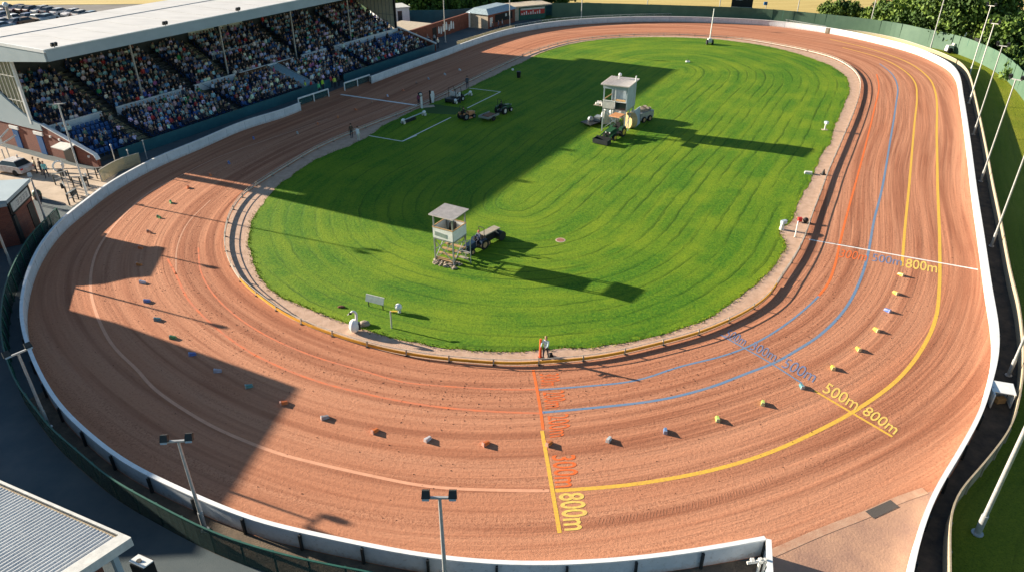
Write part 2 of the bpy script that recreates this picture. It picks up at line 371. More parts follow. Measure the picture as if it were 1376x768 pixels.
# ---------------------------------------------------------------- curves
def crom(pts, closed=False, step=.6, smooth=0):
    p = np.array([[q[0], q[1]] for q in pts], float); n = len(p); out = []
    seg = n if closed else n-1
    for i in range(seg):
        g = (lambda k: p[k % n]) if closed else (lambda k: p[min(max(k, 0), n-1)])
        p0, p1, p2, p3 = g(i-1), g(i), g(i+1), g(i+2)
        if not closed and i == 0: p0 = 2*p1-p2
        if not closed and i == seg-1: p3 = 2*p2-p1
        L = np.linalg.norm(p2-p1); k = max(2, int(L/.3)); a = .5
        t0 = 0; t1 = t0+max(1e-3, np.linalg.norm(p1-p0))**a; t2 = t1+max(1e-3, L)**a; t3 = t2+max(1e-3, np.linalg.norm(p3-p2))**a
        for t in np.linspace(t1, t2, k, endpoint=False):
            A1 = (t1-t)/(t1-t0)*p0+(t-t0)/(t1-t0)*p1; A2 = (t2-t)/(t2-t1)*p1+(t-t1)/(t2-t1)*p2; A3 = (t3-t)/(t3-t2)*p2+(t-t2)/(t3-t2)*p3
            B1 = (t2-t)/(t2-t0)*A1+(t-t0)/(t2-t0)*A2; B2 = (t3-t)/(t3-t1)*A2+(t-t1)/(t3-t1)*A3
            out.append((t2-t)/(t2-t1)*B1+(t-t1)/(t2-t1)*B2)
    out.append(p[0] if closed else p[-1]); q = np.array(out)
    def resamp(q):
        s = np.concatenate([[0], np.cumsum(np.linalg.norm(np.diff(q, axis=0), axis=1))]); N = max(2, int(round(s[-1]/step)))
        t = np.linspace(0, s[-1], N+1); return np.stack([np.interp(t, s, q[:, 0]), np.interp(t, s, q[:, 1])], 1)
    q = resamp(q)
    for _ in range(smooth):
        if closed:
            c = q[:-1]; c = .25*np.roll(c, 1, 0)+.5*c+.25*np.roll(c, -1, 0); q = np.vstack([c, c[:1]])
        else:
            c = q.copy(); c[1:-1] = .25*q[:-2]+.5*q[1:-1]+.25*q[2:]; q = c
    return resamp(q)
def px(pts, z=0.0): return [tuple(G(x, y, z)[:2]) for x, y in pts]
def normals(q):
    t = np.gradient(q, axis=0); t /= np.linalg.norm(t, axis=1)[:, None]+1e-9
    return np.stack([-t[:, 1], t[:, 0]], 1)
def offs(q, d): return q+normals(q)*d
def ribbon(mb, q, d0, d1, z0, z1, mt=None, ends=True):
    """box-section strip along polyline q between lateral offsets d0,d1 and heights z0,z1"""
    a = offs(q, d0); b = offs(q, d1); n = len(q); vs = []; fs = []
    for i in range(n): vs += [(*a[i], z0), (*b[i], z0), (*b[i], z1), (*a[i], z1)]
    for i in range(n-1):
        k = 4*i
        for j in range(4): fs.append((k+j, k+(j+1) % 4, k+4+(j+1) % 4, k+4+j))
    fs += [(0, 1, 2, 3), (4*n-1, 4*n-2, 4*n-3, 4*n-4)]
    return mb.add(vs, fs, mt)
def sheet(q, w, z, name, mt):
    a = offs(q, -w/2); b = offs(q, w/2); n = len(q)
    vs = [(*a[i], z) for i in range(n)]+[(*b[i], z) for i in range(n)]
    m = MB().add(vs, [(i, i+1, n+i+1, n+i) for i in range(n-1)], mt); return m.build(name, mt)
def cumlen(q): return np.concatenate([[0], np.cumsum(np.linalg.norm(np.diff(q, axis=0), axis=1))])
def at_len(q, s):
    L = cumlen(q); x = np.interp(s, L, q[:, 0]); y = np.interp(s, L, q[:, 1])
    i = min(len(q)-2, max(0, int(np.searchsorted(L, s))-1)); t = q[i+1]-q[i]; return Vector((x, y, 0)), math.atan2(t[1], t[0])
def inside(pts, poly):
    x, y = pts[:, 0], pts[:, 1]; r = np.zeros(len(pts), bool); n = len(poly); j = n-1
    for i in range(n):
        xi, yi = poly[i]; xj, yj = poly[j]
        c = ((yi > y) != (yj > y)) & (x < (xj-xi)*(y-yi)/((yj-yi) or 1e-12)+xi); r ^= c; j = i
    return r
def dist_to(pts, curve, closed_poly=None):
    a = curve[:-1]; b = curve[1:]; ab = b-a; l2 = (ab**2).sum(1)+1e-12; out = np.empty(len(pts))
    for k in range(0, len(pts), 2000):
        p = pts[k:k+2000, None, :]; t = np.clip(((p-a)*ab).sum(2)/l2, 0, 1); d = np.linalg.norm(p-(a+t[..., None]*ab), axis=2); out[k:k+2000] = d.min(1)
    return out
def field(name, poly, z, mt, grid=None, curve=None, sign_poly=None):
    poly = np.array(poly, float)
    if len(poly) > 2 and np.allclose(poly[0], poly[-1]): poly = poly[:-1]
    pts = [Vector(p) for p in poly]; n = len(pts)
    if grid:
        lo, hi = poly.min(0), poly.max(0); gx, gy = np.meshgrid(np.arange(lo[0], hi[0], grid), np.arange(lo[1], hi[1], grid))
        g = np.stack([gx.ravel(), gy.ravel()], 1); g = g[inside(g, poly)]; g = g[dist_to(g, np.vstack([poly, poly[:1]])) > grid*.4]
        pts += [Vector(p) for p in g]
    v, e, f, *_ = delaunay_2d_cdt(pts, [], [list(range(n))], 1, 1e-5)
    me = bpy.data.meshes.new(name); me.from_pydata([(p[0], p[1], z) for p in v], [], [tuple(x) for x in f])
    bm = bmesh.new(); bm.from_mesh(me)
    for fc in bm.faces:
        if fc.normal.z < 0: fc.normal_flip()
    bm.to_mesh(me); bm.free()
    if curve is not None:
        vp = np.array([(p.co.x, p.co.y) for p in me.vertices]); d = dist_to(vp, curve)
        if sign_poly is not None: d[inside(vp, sign_poly)] *= -1
        a = me.attributes.new('lane', 'FLOAT', 'POINT'); a.data.foreach_set('value', d.astype(np.float32))
    me.materials.append(M[mt]); ob = bpy.data.objects.new(name, me); COL.objects.link(ob); ob['kind'] = 'structure'
    return ob
# ================================================================ SETTING
WALL_L = [(402,138),(380,146.7),(326,162.7),(267.5,187.5),(207.7,212),(146,245),(108,273),(81.7,293.4),(67,309.4),(52,329.5),(37.8,358),(30,384),(26,408),(26,426),(30,449),(38,474),(50.4,502),(63.3,525.6),(79.7,549),(100.8,570),(124,591),(150,611),(176,628.7),(200,640),(250,663.7),(300,685),(344,702),(417,718.7),(494,735),(570.7,749),(688,759.5),(801,757),(888,748.7),(954.7,738.7),(1000,731),(1030,725)]
WALL_R = [(497.7,102.8),(546,85.3),(600,66.4),(619.4,59),(656.5,46.5),(693.6,37),(754.7,28),(838,23),(921,22.7),(1032,27.6),(1082,33),(1132,40.5),(1198.7,55),(1230,63.5),(1255,73.5),(1275.3,84),(1287.5,97),(1295.3,133),(1303.7,186.7),(1313,256),(1322,312.7),(1333.7,389),(1341,429),(1343.5,456),(1341,485),(1334,512),(1322,552),(1292,608.7),(1262,658.7),(1245.3,698.7),(1232,745),(1224,790),(1219,830)]
RAIL = [(344,393),(387,422.7),(444,446),(511,466),(577,477.7),(644,484),(688,486.5),(754.7,482.7),(804.7,477.7),(848,469),(888,459),(928,449),(971,432.7),(1004.7,416),(1032,397),(1049,372),(1068.7,342.7),(1082,316),(1092,286),(1103.7,256),(1112,246.7-14),(1132,186.7),(1148.7,146.7),(1156,120),(1154,103),(1142,89.5),(1118.7,77),(1082,67),(1032,57.3),(997.5,52),(953.8,48.4),(898,45.6),(840,46.8),(800,50),(768,54),(721,67),(688,81),(627,110),(594,127),(551,146),(487,171),(427,197),(384,222),(344,247),(330,257),(312,280),(303.5,304),(301.7,329),(310,355),(324,376)]
LAWN = [(333,322),(337,340),(345,360),(357,378),(377,397),(411,414),(440,425),(471,436),(520.7,452.7),(560.7,460),(627,469),(688,472.5),(755,469.5),(821,464),(871,456),(921,440),(978,412),(1010,388),(1032,367),(1046,348),(1056,328),(1050,318),(1045,313),(1052,306),(1065,297),(1072,280),(1082,256),(1095,228),(1108.7,200),(1125,163),(1137,133),(1141.5,117),(1136,103),(1115,89),(1082,76),(1032,63.3),(993,57),(954.7,53),(888,50.5),(840,51.5),(805,54),(768,59.5),(731,70.5),(688,91),(627,120),(577,141),(531,161),(484,190),(427,214),(371,253),(352,272),(342,290),(335,306)]
wl = crom(px(WALL_L, 1.05), step=.5, smooth=14)
wr = crom(px(WALL_R, 1.05), step=.5, smooth=10)
rail = crom(px(RAIL, .3), closed=True, step=.5, smooth=8)
lawn = crom(px(LAWN), closed=True, step=.35, smooth=2)
def wide(q, sig, step):
    c = q[:-1]
    for _ in range(int(2*(sig/step)**2)): c = .25*np.roll(c, 1, 0)+.5*c+.25*np.roll(c, -1, 0)
    return np.vstack([c, c[:1]])
lawn_s = wide(lawn, 3.5, .35); rail_s = wide(rail, 3.0, .5)
# ragged turf edge
_n = normals(lawn); _j = np.convolve(RNG.normal(0, 1, len(lawn)), np.ones(3)/3, 'same')*.09+np.convolve(RNG.normal(0, 1, len(lawn)), np.ones(14)/14, 'same')*.25
lawn_r = lawn+_n*_j[:, None]; lawn_r[-1] = lawn_r[0]
# ground of the whole place
bm_ = MB().add([(-900, -80, -.05), (900, -80, -.05), (900, 1800, -.05), (-900, 1800, -.05)], [(0, 1, 2, 3)], 'meadow'); struct(bm_.build('ground', 'meadow'))
def flat(name, pts, z, mt): return field(name, [tuple(G(x, y)[:2]) if isinstance(x, (int, float)) else x for x, y in pts], z, mt)
# crop field beyond the far fence
wf = [tuple(G(700, 16)[:2]), tuple(G(1000, 18)[:2]), tuple(G(1200, 38)[:2]), tuple(G(1376, 70)[:2]), (160, 150), (420, 300), (420, 700), (-60, 700), (-30, 330)]
field('wheat_field', wf, -.02, 'wheat', grid=8)
field('dry_grass_strip', [(-190, 171.5), (-190, 176), (-60, 186), (-60, 178)], -.015, 'wheat')
# car park behind the stand
field('car_park', [(-190, 95), (-190, 171), (-60, 177.5), (-58, 130), (-66, 95)], -.02, 'carpark')
# outer yard on the left and around the stand
field('yard', [(-75, -5), (-75, 84), (-63, 100), (-34, 160), (-8, 172), (6, 160), (6, 150), (-9, 120), (-24, 100), (-30, 80), (-30, 45), (-24, 36), (-8, 25), (12, 23), (16, 10), (16, -5)], -.01, 'asphalt')
_q = [tuple(p) for p in offs(crom(px([(20,512),(66.7,573.7),(145,640),(200,672),(283,713.7),(344,735),(410.7,752),(504,770),(620,790)], 1.5), step=.6), .0)]
field('path', _q+[(4, 17), (12, 17), (12, 22), (-3, 22), (-14, 25.2), (-22, 30), (-27, 36)], .0, 'dirt')
_t = field('paved_forecourt', px([(-40,330-120),(-40,300),(10,300),(52,262),(62,266),(96,278),(112,268),(150,242),(168,222),(126,229),(60,214),(0,196)]), .0, 'concrete')
# track: one raked sheet inside the outer walls
L1 = [tuple(p) for p in wl]; R1 = [tuple(p) for p in wr]
track_poly = L1+[tuple(G(1036, 745)[:2]), tuple(G(1040, 800)[:2]), tuple(G(1040, 860)[:2]), tuple(G(1215, 860)[:2])]+R1[::-1]+[tuple(G(495, 104)[:2]), tuple(G(404, 139)[:2])]
field('track', track_poly, .02, 'sand', grid=.8, curve=rail_s, sign_poly=rail_s)
field('apron', px([(1032,747),(1100,718),(1160,694),(1205,676),(1243,662),(1262,658),(1245,699),(1233,745),(1222,800),(1219,830),(1215,860),(1040,860),(1040,800)]), .032, 'apron')
q = crom(px([(1034,745),(1100,716),(1166,690),(1204,673),(1243,659)]), step=.5); sheet(q, .42, .042, 'apron_kerb_strip', 'apron_edge')['kind'] = 'structure'
q = crom(px([(1168,692),(1202,676.5)]), step=.5); _g = sheet(q, .5, .052, 'drain_grate', 'grate'); tag(_g, 'dark drain grate let into the concrete strip at the track exit', 'grate')
field('verge', [tuple(p) for p in rail[:-1]], .035, 'verge', grid=1.2)
field('lawn', [tuple(p) for p in lawn_r[:-1]], .05, 'lawn', grid=.55, curve=lawn_s)
# walkway outside the right-hand wall and the grass bank beyond it
FENCE_R = [(1110,38),(1150,41.5),(1200,50.5),(1236,61),(1265.6,71.5),(1287.5,82),(1299,93),(1305,106),(1310,126),(1317.7,160),(1326.8,204),(1334.6,246),(1344,290),(1358.7,366),(1368.7,406),(1374,445),(1376,480),(1372,522),(1358.7,572),(1325,618.7),(1285,667),(1277,698.7),(1277,768),(1277,830)]
fr = crom(px(FENCE_R, 1.0), step=.5, smooth=5)
walk = [tuple(p) for p in offs(wr, 0)[150:]]+[tuple(p) for p in fr[::-1]]
walk_poly = []
i0 = int(np.argmin(np.linalg.norm(wr-np.array(G(1240, 68, 1.05)[:2]), axis=1)))
j0 = int(np.argmin(np.linalg.norm(fr-np.array(G(1250, 65.5, 1.0)[:2]), axis=1)))
field('walkway', [tuple(p) for p in wr[i0:]]+[tuple(p) for p in fr[j0:][::-1]], .005, 'walk_asphalt', grid=2)
bank_poly = [tuple(p) for p in wr[:i0]][-330:]
kb = int(np.argmin(np.linalg.norm(wr-np.array(G(1040, 27, 1.05)[:2]), axis=1)))
far_line = px([(1376,128),(1353,103),(1331,88),(1305,75),(1273,64),(1200,46),(1130,37),(1040,26)])
bank = [tuple(p) for p in wr[kb:i0]]+[tuple(p) for p in fr[j0:]]+[(60, 12), (90, 30), (86, 66)]+[far_line[0]]+far_line[1:]
field('grass_bank', bank, -.004, 'bank_grass', grid=1.6, curve=fr)
# ---------------------------------------------------------------- painted lines and distances
def line(name, pts, w, mt, z=.024, step=.6, raw=False):
    q = crom(px(pts), step=step, smooth=0 if raw else 3); o = sheet(q, w*1.15, z, name, mt); o['kind'] = 'structure'; return o
line('painted_line', [(225,348),(236.7,369),(253,402.7),(293,442.7),(344,477.7),(424,511.5),(477,525.5),(544,540),(610.7,549),(688,554),(725,555)], .14, 'line_orange_worn')
line('painted_line', [(266.7,332.7),(270,366),(293,402.7),(344,443),(417,477),(504,502.5),(537,513),(610.7,519.5),(688,523.7),(720,523)], .11, 'line_orange_worn')
line('painted_line', [(283,269),(253,299),(238,332.7),(236.7,369)], .09, 'line_faint')
line('painted_line', [(738,659),(688,658.7),(577,653.7),(504,640),(424,622),(377,610),(344,598),(290,575),(246.7,550),(213,527),(196.7,512),(190,511-9),(153,466),(133,430),(123,398),(122,369),(131,336),(151,306),(176.7,279),(200,259),(228,244)], .17, 'line_salmon')
line('painted_line', [(228,244),(290,213),(380,181),(440,160)], .12, 'line_faint')
line('painted_line', [(430,178),(480,160),(540,137),(580,121)], .09, 'line_faint')
line('painted_line', [(724,523.5),(788,518.7),(854.7,511.5),(914.7,492.7-1),(960,483.5-2),(1001,467.7),(1032,451.5),(1065,429),(1088.7,409),(1100,397.7)], .13, 'line_blue')
line('painted_line', [(1100,397.7),(1112,382.7),(1122,356),(1128.7,326),(1138.7,286),(1147,256),(1162,200),(1175,146.7),(1181,118),(1178,100)], .16, 'line_orange')
line('painted_line', [(728,554),(804.7,547),(888,537),(960,518.5),(999,503),(1045,485.5),(1070.7,470),(1098.7,452.7),(1135,416),(1156,376),(1166,342.7),(1174.5,296),(1184.7,256),(1195,196.7),(1204,140),(1206,116.7),(1198.7,100),(1182,86)], .17, 'line_blue')
line('painted_line', [(746,659),(800,655.5),(854.7,650),(954.7,632),(1032,608.7),(1098.7,578.7),(1145,554),(1205,511),(1238.7,469),(1257,429),(1262,389),(1262.5,322.7),(1260,256),(1258.7,186.7),(1257,125),(1246,103),(1215,82),(1165,65),(1115,53)], .21, 'line_yellow')
line('painted_line', [(1212,358),(1216,306),(1221.5,250),(1228.7,166.7),(1232,132),(1228.7,110),(1213,94),(1182,78),(1132,64)], .19, 'line_yellow')
line('painted_line', [(716.5,497),(720.5,517.5),(726.7,553.4),(729.8,577)], .15, 'line_orange', z=.027, raw=True)
line('painted_line', [(728.3,578.4),(742,657.4),(752,715.8)], .18, 'line_yellow', z=.027, raw=True)
line('painted_line', [(967.8,449.5),(1036.8,488.6),(1077,514.6)], .11, 'line_blue', z=.027, raw=True)
line('painted_line', [(1094.3,524.7),(1145,554.7),(1199,586.6)], .14, 'line_yellow', z=.027, raw=True)
line('painted_line', [(1087,322),(1200,342.2),(1314,362.5)], .16, 'line_white', z=.027, raw=True)
line('painted_line', [(458,127.4),(560,142)], .36, 'line_white', z=.027, raw=True)
for pts in ([(560,182.5),(540.7,190.7)], [(495.7,183),(540.7,190.7),(606,158.5)], [(628,146),(672.5,124.2),(630,119.2)]):
    line('painted_line', pts, .14, 'line_white', z=.055, step=.5, raw=True) if len(pts) == 2 else [line('painted_line', [a, b], .14, 'line_white', z=.055+.004*k, raw=True) for k, (a, b) in enumerate(zip(pts, pts[1:]))]
def paint_text(body, bl, br, tl, mt, z=.030, off=.0):
    cu = bpy.data.curves.new('distance_text', 'FONT'); cu.body = body; cu.offset = off; cu.resolution_u = 4
    o = bpy.data.objects.new('tmp', cu); COL.objects.link(o); dg = bpy.context.evaluated_depsgraph_get(); me = bpy.data.meshes.new_from_object(o.evaluated_get(dg))
    bpy.data.objects.remove(o)
    co = np.array([v.co[:] for v in me.vertices]); lo, hi = co.min(0), co.max(0)
    B = G(*bl); Rr = G(*br)-B; U = G(*tl)-B
    for v in me.vertices:
        a = (v.co.x-lo[0])/(hi[0]-lo[0]); b = (v.co.y-lo[1])/(hi[1]-lo[1]); p = B+Rr*a+U*b; v.co = (p.x, p.y, z)
    me.materials.clear(); me.materials.append(M[mt]); ob = bpy.data.objects.new('painted_distance', me); COL.objects.link(ob); ob['kind'] = 'structure'
    bm = bmesh.new(); bm.from_mesh(me)
    for fc in bm.faces:
        if fc.normal.z < 0: fc.normal_flip()
    bm.to_mesh(me); bm.free()
paint_text('800m', (750,663), (758,713), (784,661), 'text_yellow', off=.018)
paint_text('300m', (741,612), (746,655), (773,610.5), 'text_orange', off=.01)
paint_text('200m', (735.5,559), (738.5,588), (764,555.5), 'text_orange')
paint_text('200m', (729,527), (732,549), (758,524), 'text_orange')
paint_text('300m', (724.5,502.5), (727,519), (751,501.5), 'text_orange')
paint_text('300m', (1127,346), (1163.5,351), (1131,335.5), 'text_orange')
paint_text('500m', (1171,351), (1211,357.5), (1173,341), 'text_blue')
paint_text('800m', (1216,360), (1259,367), (1218,347.5), 'text_yellow', off=.015)
paint_text('500m', (1049,492.5), (1092,514), (1058,480.5), 'text_blue')
paint_text('300m', (1007,469), (1040,485.5), (1014,458.5), 'text_blue')
paint_text('500m', (973,451.5), (999,464.5), (980,442), 'text_blue')
paint_text('500m', (1104,526), (1149,551.5), (1113,513.5), 'text_yellow', off=.01)
paint_text('800m', (1157,555), (1201,584), (1167,545), 'text_yellow', off=.01)
# clods thrown up on the sand: too many to count
def clods():
    mb = MB(); n = len(rail)-1; nr = normals(rail); cand = []
    for _ in range(6500):
        i = RNG.integers(0, n); d = -1
        r = RNG.random()
        d = abs(RNG.normal(3.2, 1.4)) if r < .62 else RNG.uniform(.5, 13)
        for sgn in (1, -1):
            p = rail[i]+nr[i]*d*sgn
            cand.append((p, sgn))
    pp = np.array([c[0] for c in cand]); ok = inside(pp, np.array(track_poly)) & ~inside(pp, rail)
    for p in pp[ok]:
        if p[1] > 75: continue
        r = RNG.uniform(.014, .05); a = RNG.uniform(0, 6.28, 4)
        vs = [(p[0]+r*math.cos(a[0]+k*2.1)*RNG.uniform(.7, 1.4), p[1]+r*math.sin(a[0]+k*2.1)*RNG.uniform(.7, 1.4), .02) for k in range(3)]+[(p[0], p[1], .02+r*RNG.uniform(.6, 1.1))]
        mb.add(vs, [(0, 1, 3), (1, 2, 3), (2, 0, 3)], 'clod')
    o = mb.build('clods', 'clod'); tag(o, 'small dark clods of sand kicked up across the raked track', 'clods', kind='stuff')
clods()
def treads():
    mb = MB()
    for pts, w in (([(800, 701), (840, 696), (880, 690), (950, 674), (1010, 655), (1040, 640)], .42),):
        q = crom(px(pts), step=.17); nn = normals(q)
        for i in range(1, len(q)-1):
            if RNG.random() < .18: continue
            t = q[i+1]-q[i]; t = t/np.linalg.norm(t); a = q[i]+nn[i]*w*RNG.uniform(.35, .5)+t*.10; b = q[i]-nn[i]*w*RNG.uniform(.35, .5)-t*.10
            mb.bar((a[0], a[1], .018), (b[0], b[1], .016), RNG.uniform(.025, .04), .018, 'sand_dark')
    o = mb.build('tyre_tread_marks', 'sand_dark'); tag(o, 'row of tyre tread ridges pressed in the sand near the bottom wall', 'tracks', kind='stuff')
mat('sand_dark', (.45, .195, .11), .95)
treads()
def tufts():
    mb = MB(); n = len(lawn)-1; nr = normals(lawn)
    vs = []; fs = []
    for i in range(n):
        p0 = lawn_r[i]
        dens = 9 if p0[1] < 60 else 4
        for _ in range(dens):
            p = p0+nr[i]*RNG.normal(0, .12)+(lawn_r[(i+1) % n]-p0)*RNG.random(); h = RNG.uniform(.05, .13); a = RNG.uniform(0, 6.28); w = RNG.uniform(.02, .05)
            k = len(vs); vs += [(p[0]-w*math.cos(a), p[1]-w*math.sin(a), .05), (p[0]+w*math.cos(a), p[1]+w*math.sin(a), .05), (p[0]+RNG.normal(0, .04), p[1]+RNG.normal(0, .04), .05+h)]; fs.append((k, k+1, k+2))
    mb.add(vs, fs, 'bank_grass'); o = mb.build('grass_tufts', 'bank_grass'); tag(o, 'uneven fringe of longer grass along the edge of the lawn', 'grass', kind='stuff')
tufts()
# ================================================================ WALLS, RAILS, FENCES
def wall(name, q, label, side, post_step, pmat='white_wall'):
    """q runs along the outer top edge; side=+1 if the track lies on the left of q"""
    o0 = Vector((*q[len(q)//2], 0)); r = root(name, o0, label, 'wall')
    a, b = (0, .20*side)
    mb = MB(); ribbon(mb, q, .03*side, .17*side, 0, 1.0, 'white_wall'); mb.build('panel', 'white_wall', r, o0)
    mb = MB(); ribbon(mb, q, 0, .22*side, 1.003, 1.09, 'white_cap'); mb.build('cap', 'white_cap', r, o0)
    L = cumlen(q)[-1]; n = int(L/post_step); n = min(n, 96)
    for k in range(n+1):
        p, an = at_len(q, min(L-.05, max(.05, L*k/n))); nn_ = Vector((-math.sin(an), math.cos(an), 0)); c_ = p+nn_*side*.174; mb = MB(); mb.box((c_.x, c_.y, .5), (.05, .012, .98), an, 'panel_blue'); mb.build('joint', 'panel_blue', r, o0); nn = Vector((-math.sin(an), math.cos(an), 0))
        c = p-nn*side*.06; mb = MB(); mb.box((c.x, c.y, .5), (.10, .13, .98), an, 'dark_metal'); mb.build('post', 'dark_metal', r, o0)
    return r
SIDE_L = 1; SIDE_R = 1
# orientation: wall_l runs counter-clockwise (down the left side), the track lies to its left
wall('safety_wall', wl, 'long white safety wall round the left bend ending at the open bottom gate', 1, 3.0)
wall('safety_wall', wr, 'white safety wall sweeping round the far bend and down the right straight', -1, 3.2)
# return of the wall at the gate and its hinge
g0 = G(1031, 725, 1.05); g1 = G(1034, 800, 1.05)
r = root('gate_end_wall', Vector((g0.x, g0.y, 0)), 'short white return wall with pipe hinge at the bottom gate', 'wall')
mb = MB(); q = np.array([[wl[-1][0]+.02, wl[-1][1]+.05], [g1.x, g1.y]]); ribbon(mb, q, 0, .16, 0, 1.0, 'white_wall'); mb.build('panel', 'white_wall', r, Vector((g0.x, g0.y, 0)))
mb = MB(); ribbon(mb, q, -.03, .2, 1.003, 1.09, 'white_cap'); mb.build('cap', 'white_cap', r, Vector((g0.x, g0.y, 0)))
h0 = G(1025, 752, 1.0)
mb = MB(); mb.tube((h0.x-.1, h0.y, .2), (h0.x-.1, h0.y, 1.12), .07, n=12); mb.tube((h0.x+.1, h0.y-.05, .1), (h0.x+.1, h0.y-.05, 1.16), .06, n=12); mb.tube((h0.x-.7, h0.y-.1, .95), (h0.x+.25, h0.y, 1.02), .07, n=12)
for dx in (-.45, -.1, .14): mb.box((h0.x+dx, h0.y-.02, 1.0), (.16, .22, .12), 0)
mb.build('hinge', 'off_white', r, Vector((g0.x, g0.y, 0)), smooth=True)
# inner hare rail
def inner_rail():
    o0 = Vector((*rail[0], 0)); r = root('inner_rail', o0, 'low ochre and white running rail on short posts round the whole lawn', 'rail')
    n = len(rail); ch = np.array([P(x, y)[1] for x, y in rail]); chx = np.array([P(x, y)[0] for x, y in rail])
    def seg(mask_pts, mt, name):
        if len(mask_pts) > 2:
            mb = MB(); ribbon(mb, mask_pts, -.03, .03, .12 if mt == 'ochre' else .17, .31, mt); mb.build(name, mt, r, o0)
            _ = 0
    # split where the paint changes
    k1 = int(np.argmin(np.abs(chx-1040)+np.abs(ch-385)))
    k0 = int(np.argmin(np.abs(chx-325)+np.abs(ch-377)))
    rr = rail[:-1]; m = len(rr)
    A = np.array([rr[(k0+i) % m] for i in range((k1-k0) % m+1)]); Bq = np.array([rr[(k1+i) % m] for i in range((k0-k1) % m+1)])
    seg(A, 'ochre', 'board'); seg(Bq, 'rail_white', 'board')
    mb = MB(); ribbon(mb, rail, -.02, .02, .455, .49, 'rail_white'); mb.build('top_rail', 'rail_white', r, o0)
    L = cumlen(rail)[-1]; N = 98
    for i in range(N):
        p, an = at_len(rail, L*i/N); mb = MB(); mb.box((p.x, p.y, .26), (.08, .08, .48), an, 'timber_grey'); mb.box((p.x, p.y, .05), (.10, .22, .05), an, 'dark_metal'); mb.build('post', 'rail_white', r, o0)
inner_rail()
def sheet_fence(name, q, h, label, mt, postmt, bays, railmt=None, th=.04, cat='fence', side=0, post_h=0, lean=0.0, tilt=.0, base=.0, group=None, tints=None):
    o0 = Vector((*q[len(q)//2], 0)); r = root(name, o0, label, cat, group); L = cumlen(q)[-1]; bays = min(bays, 98)
    for k in range(bays):
        a, _ = at_len(q, L*k/bays); b, _ = at_len(q, L*(k+1)/bays); m, an = at_len(q, L*(k+.5)/bays)
        d = (b-a).normalized(); nn = Vector((-d.y, d.x, 0)); j = RNG.normal(0, tilt) if tilt else 0
        t = nn*(lean+j)
        sub = [a, a.lerp(m, .5), m, m.lerp(b, .5), b]
        mb = MB()
        for u, v in zip(sub, sub[1:]):
            x0, x1 = u, v; w = nn*th/2
            mb.hexa([x0-w+Vector((0, 0, base)), x1-w+Vector((0, 0, base)), x1+w+Vector((0, 0, base)), x0+w+Vector((0, 0, base))], [x0-w+t+Vector((0, 0, h)), x1-w+t+Vector((0, 0, h)), x1+w+t+Vector((0, 0, h)), x0+w+t+Vector((0, 0, h))], mt)
        pn = mb.build('panel', mt, r, o0)
        if tints: pn.color = tints[RNG.integers(len(tints))]
    for k in range(bays+1):
        a, an = at_len(q, L*k/bays); nn = Vector((-math.sin(an), math.cos(an), 0)); mb = MB(); c = a+nn*.05
        mb.bar((c.x, c.y, 0), (c.x+nn.x*lean, c.y+nn.y*lean, h+.04+post_h), .07, .07, postmt); mb.build('post', postmt, r, o0)
    if railmt:
        mb = MB(); qq = offs(q, lean); ribbon(mb, qq, -.04, .04, h+.003, h+.06, railmt); mb.build('top_rail', railmt, r, o0)
    return r
# green windbreak netting outside the left bend
FL = [(75.5,280),(39,319),(19.5,353),(9,378),(3,405),(1,430),(2,452),(8,480),(22,514),(35,532.7),(50,552),(68,574.8),(100.8,603),(145,640),(200,672),(283,713.7),(344,735),(410.7,752),(504,770),(620,790)]
fl = crom(px(FL, 1.5), step=.5, smooth=5)
sheet_fence('netting_fence', fl, 1.5, 'dark green netting fence curving outside the lower left bend', 'net_green', 'green_rail', 34, 'green_rail', th=.015)
# timber topped fence along the right walkway
fr2 = fr[max(0, j0-10):]
k_ = int(np.argmin(np.linalg.norm(fr-np.array(G(1287.5, 82, 1.0)[:2]), axis=1)))
sheet_fence('timber_fence', fr[k_:], 1.0, 'weathered timber boarded fence between the dark walkway and the right grass bank', 'fence_wood', 'fence_wood', 60, 'fence_wood', th=.05)
sheet_fence('railing_fence', fr[:k_], 1.0, 'see-through tan netting fence behind the white wall at the far right bend', 'net_tan', 'rail_white', 22, 'rail_white', th=.015)
mf = crom(px([(692,34.5),(740,27),(800,22.5),(870,20),(940,20),(1032,24.5),(1110,36.5)], 1.0), step=.5, smooth=2)
sheet_fence('mesh_fence', mf, 1.1, 'grey wire mesh fence standing just beyond the far white wall', 'net_grey', 'grey_metal', 38, 'grey_metal', th=.015)
tf = crom(px([(614,57),(640,49),(665,41.5),(692,34.5)], .9), step=.5)
sheet_fence('picket_fence', tf, 1.0, 'tan picket fence beside the wall in front of the brick office', 'net_tan', 'fence_wood', 12, 'fence_wood', th=.02)
# tall green boarded fence
gf = [(742,4.5),(800,4.5),(860,6),(930,8),(1000,10.5),(1032,12.5),(1080,16.5),(1130,21.5),(1200,30),(1243.7,39),(1287.5,48),(1324,61),(1353,76),(1376,96),(1400,125)]
gfp = crom([tuple(G(x, y, 2.8)[:2]) for x, y in gf], step=.6, smooth=8)
sheet_fence('boarded_fence', gfp, 2.8, 'tall dark green boarded fence along the crop field and trees', 'green_board', 'green_rail', 58, None, th=.05, tilt=.05)
gf2 = crom([tuple(G(x, y, 2.2)[:2]) for x, y in [(549,14),(600,13.5),(650,10),(700,7),(742,6)]], step=.6)
sheet_fence('screen_fence', gf2, 2.2, 'dark teal screen fence behind the brick buildings at the far end', 'teal_board', 'green_rail', 12, None, th=.05)
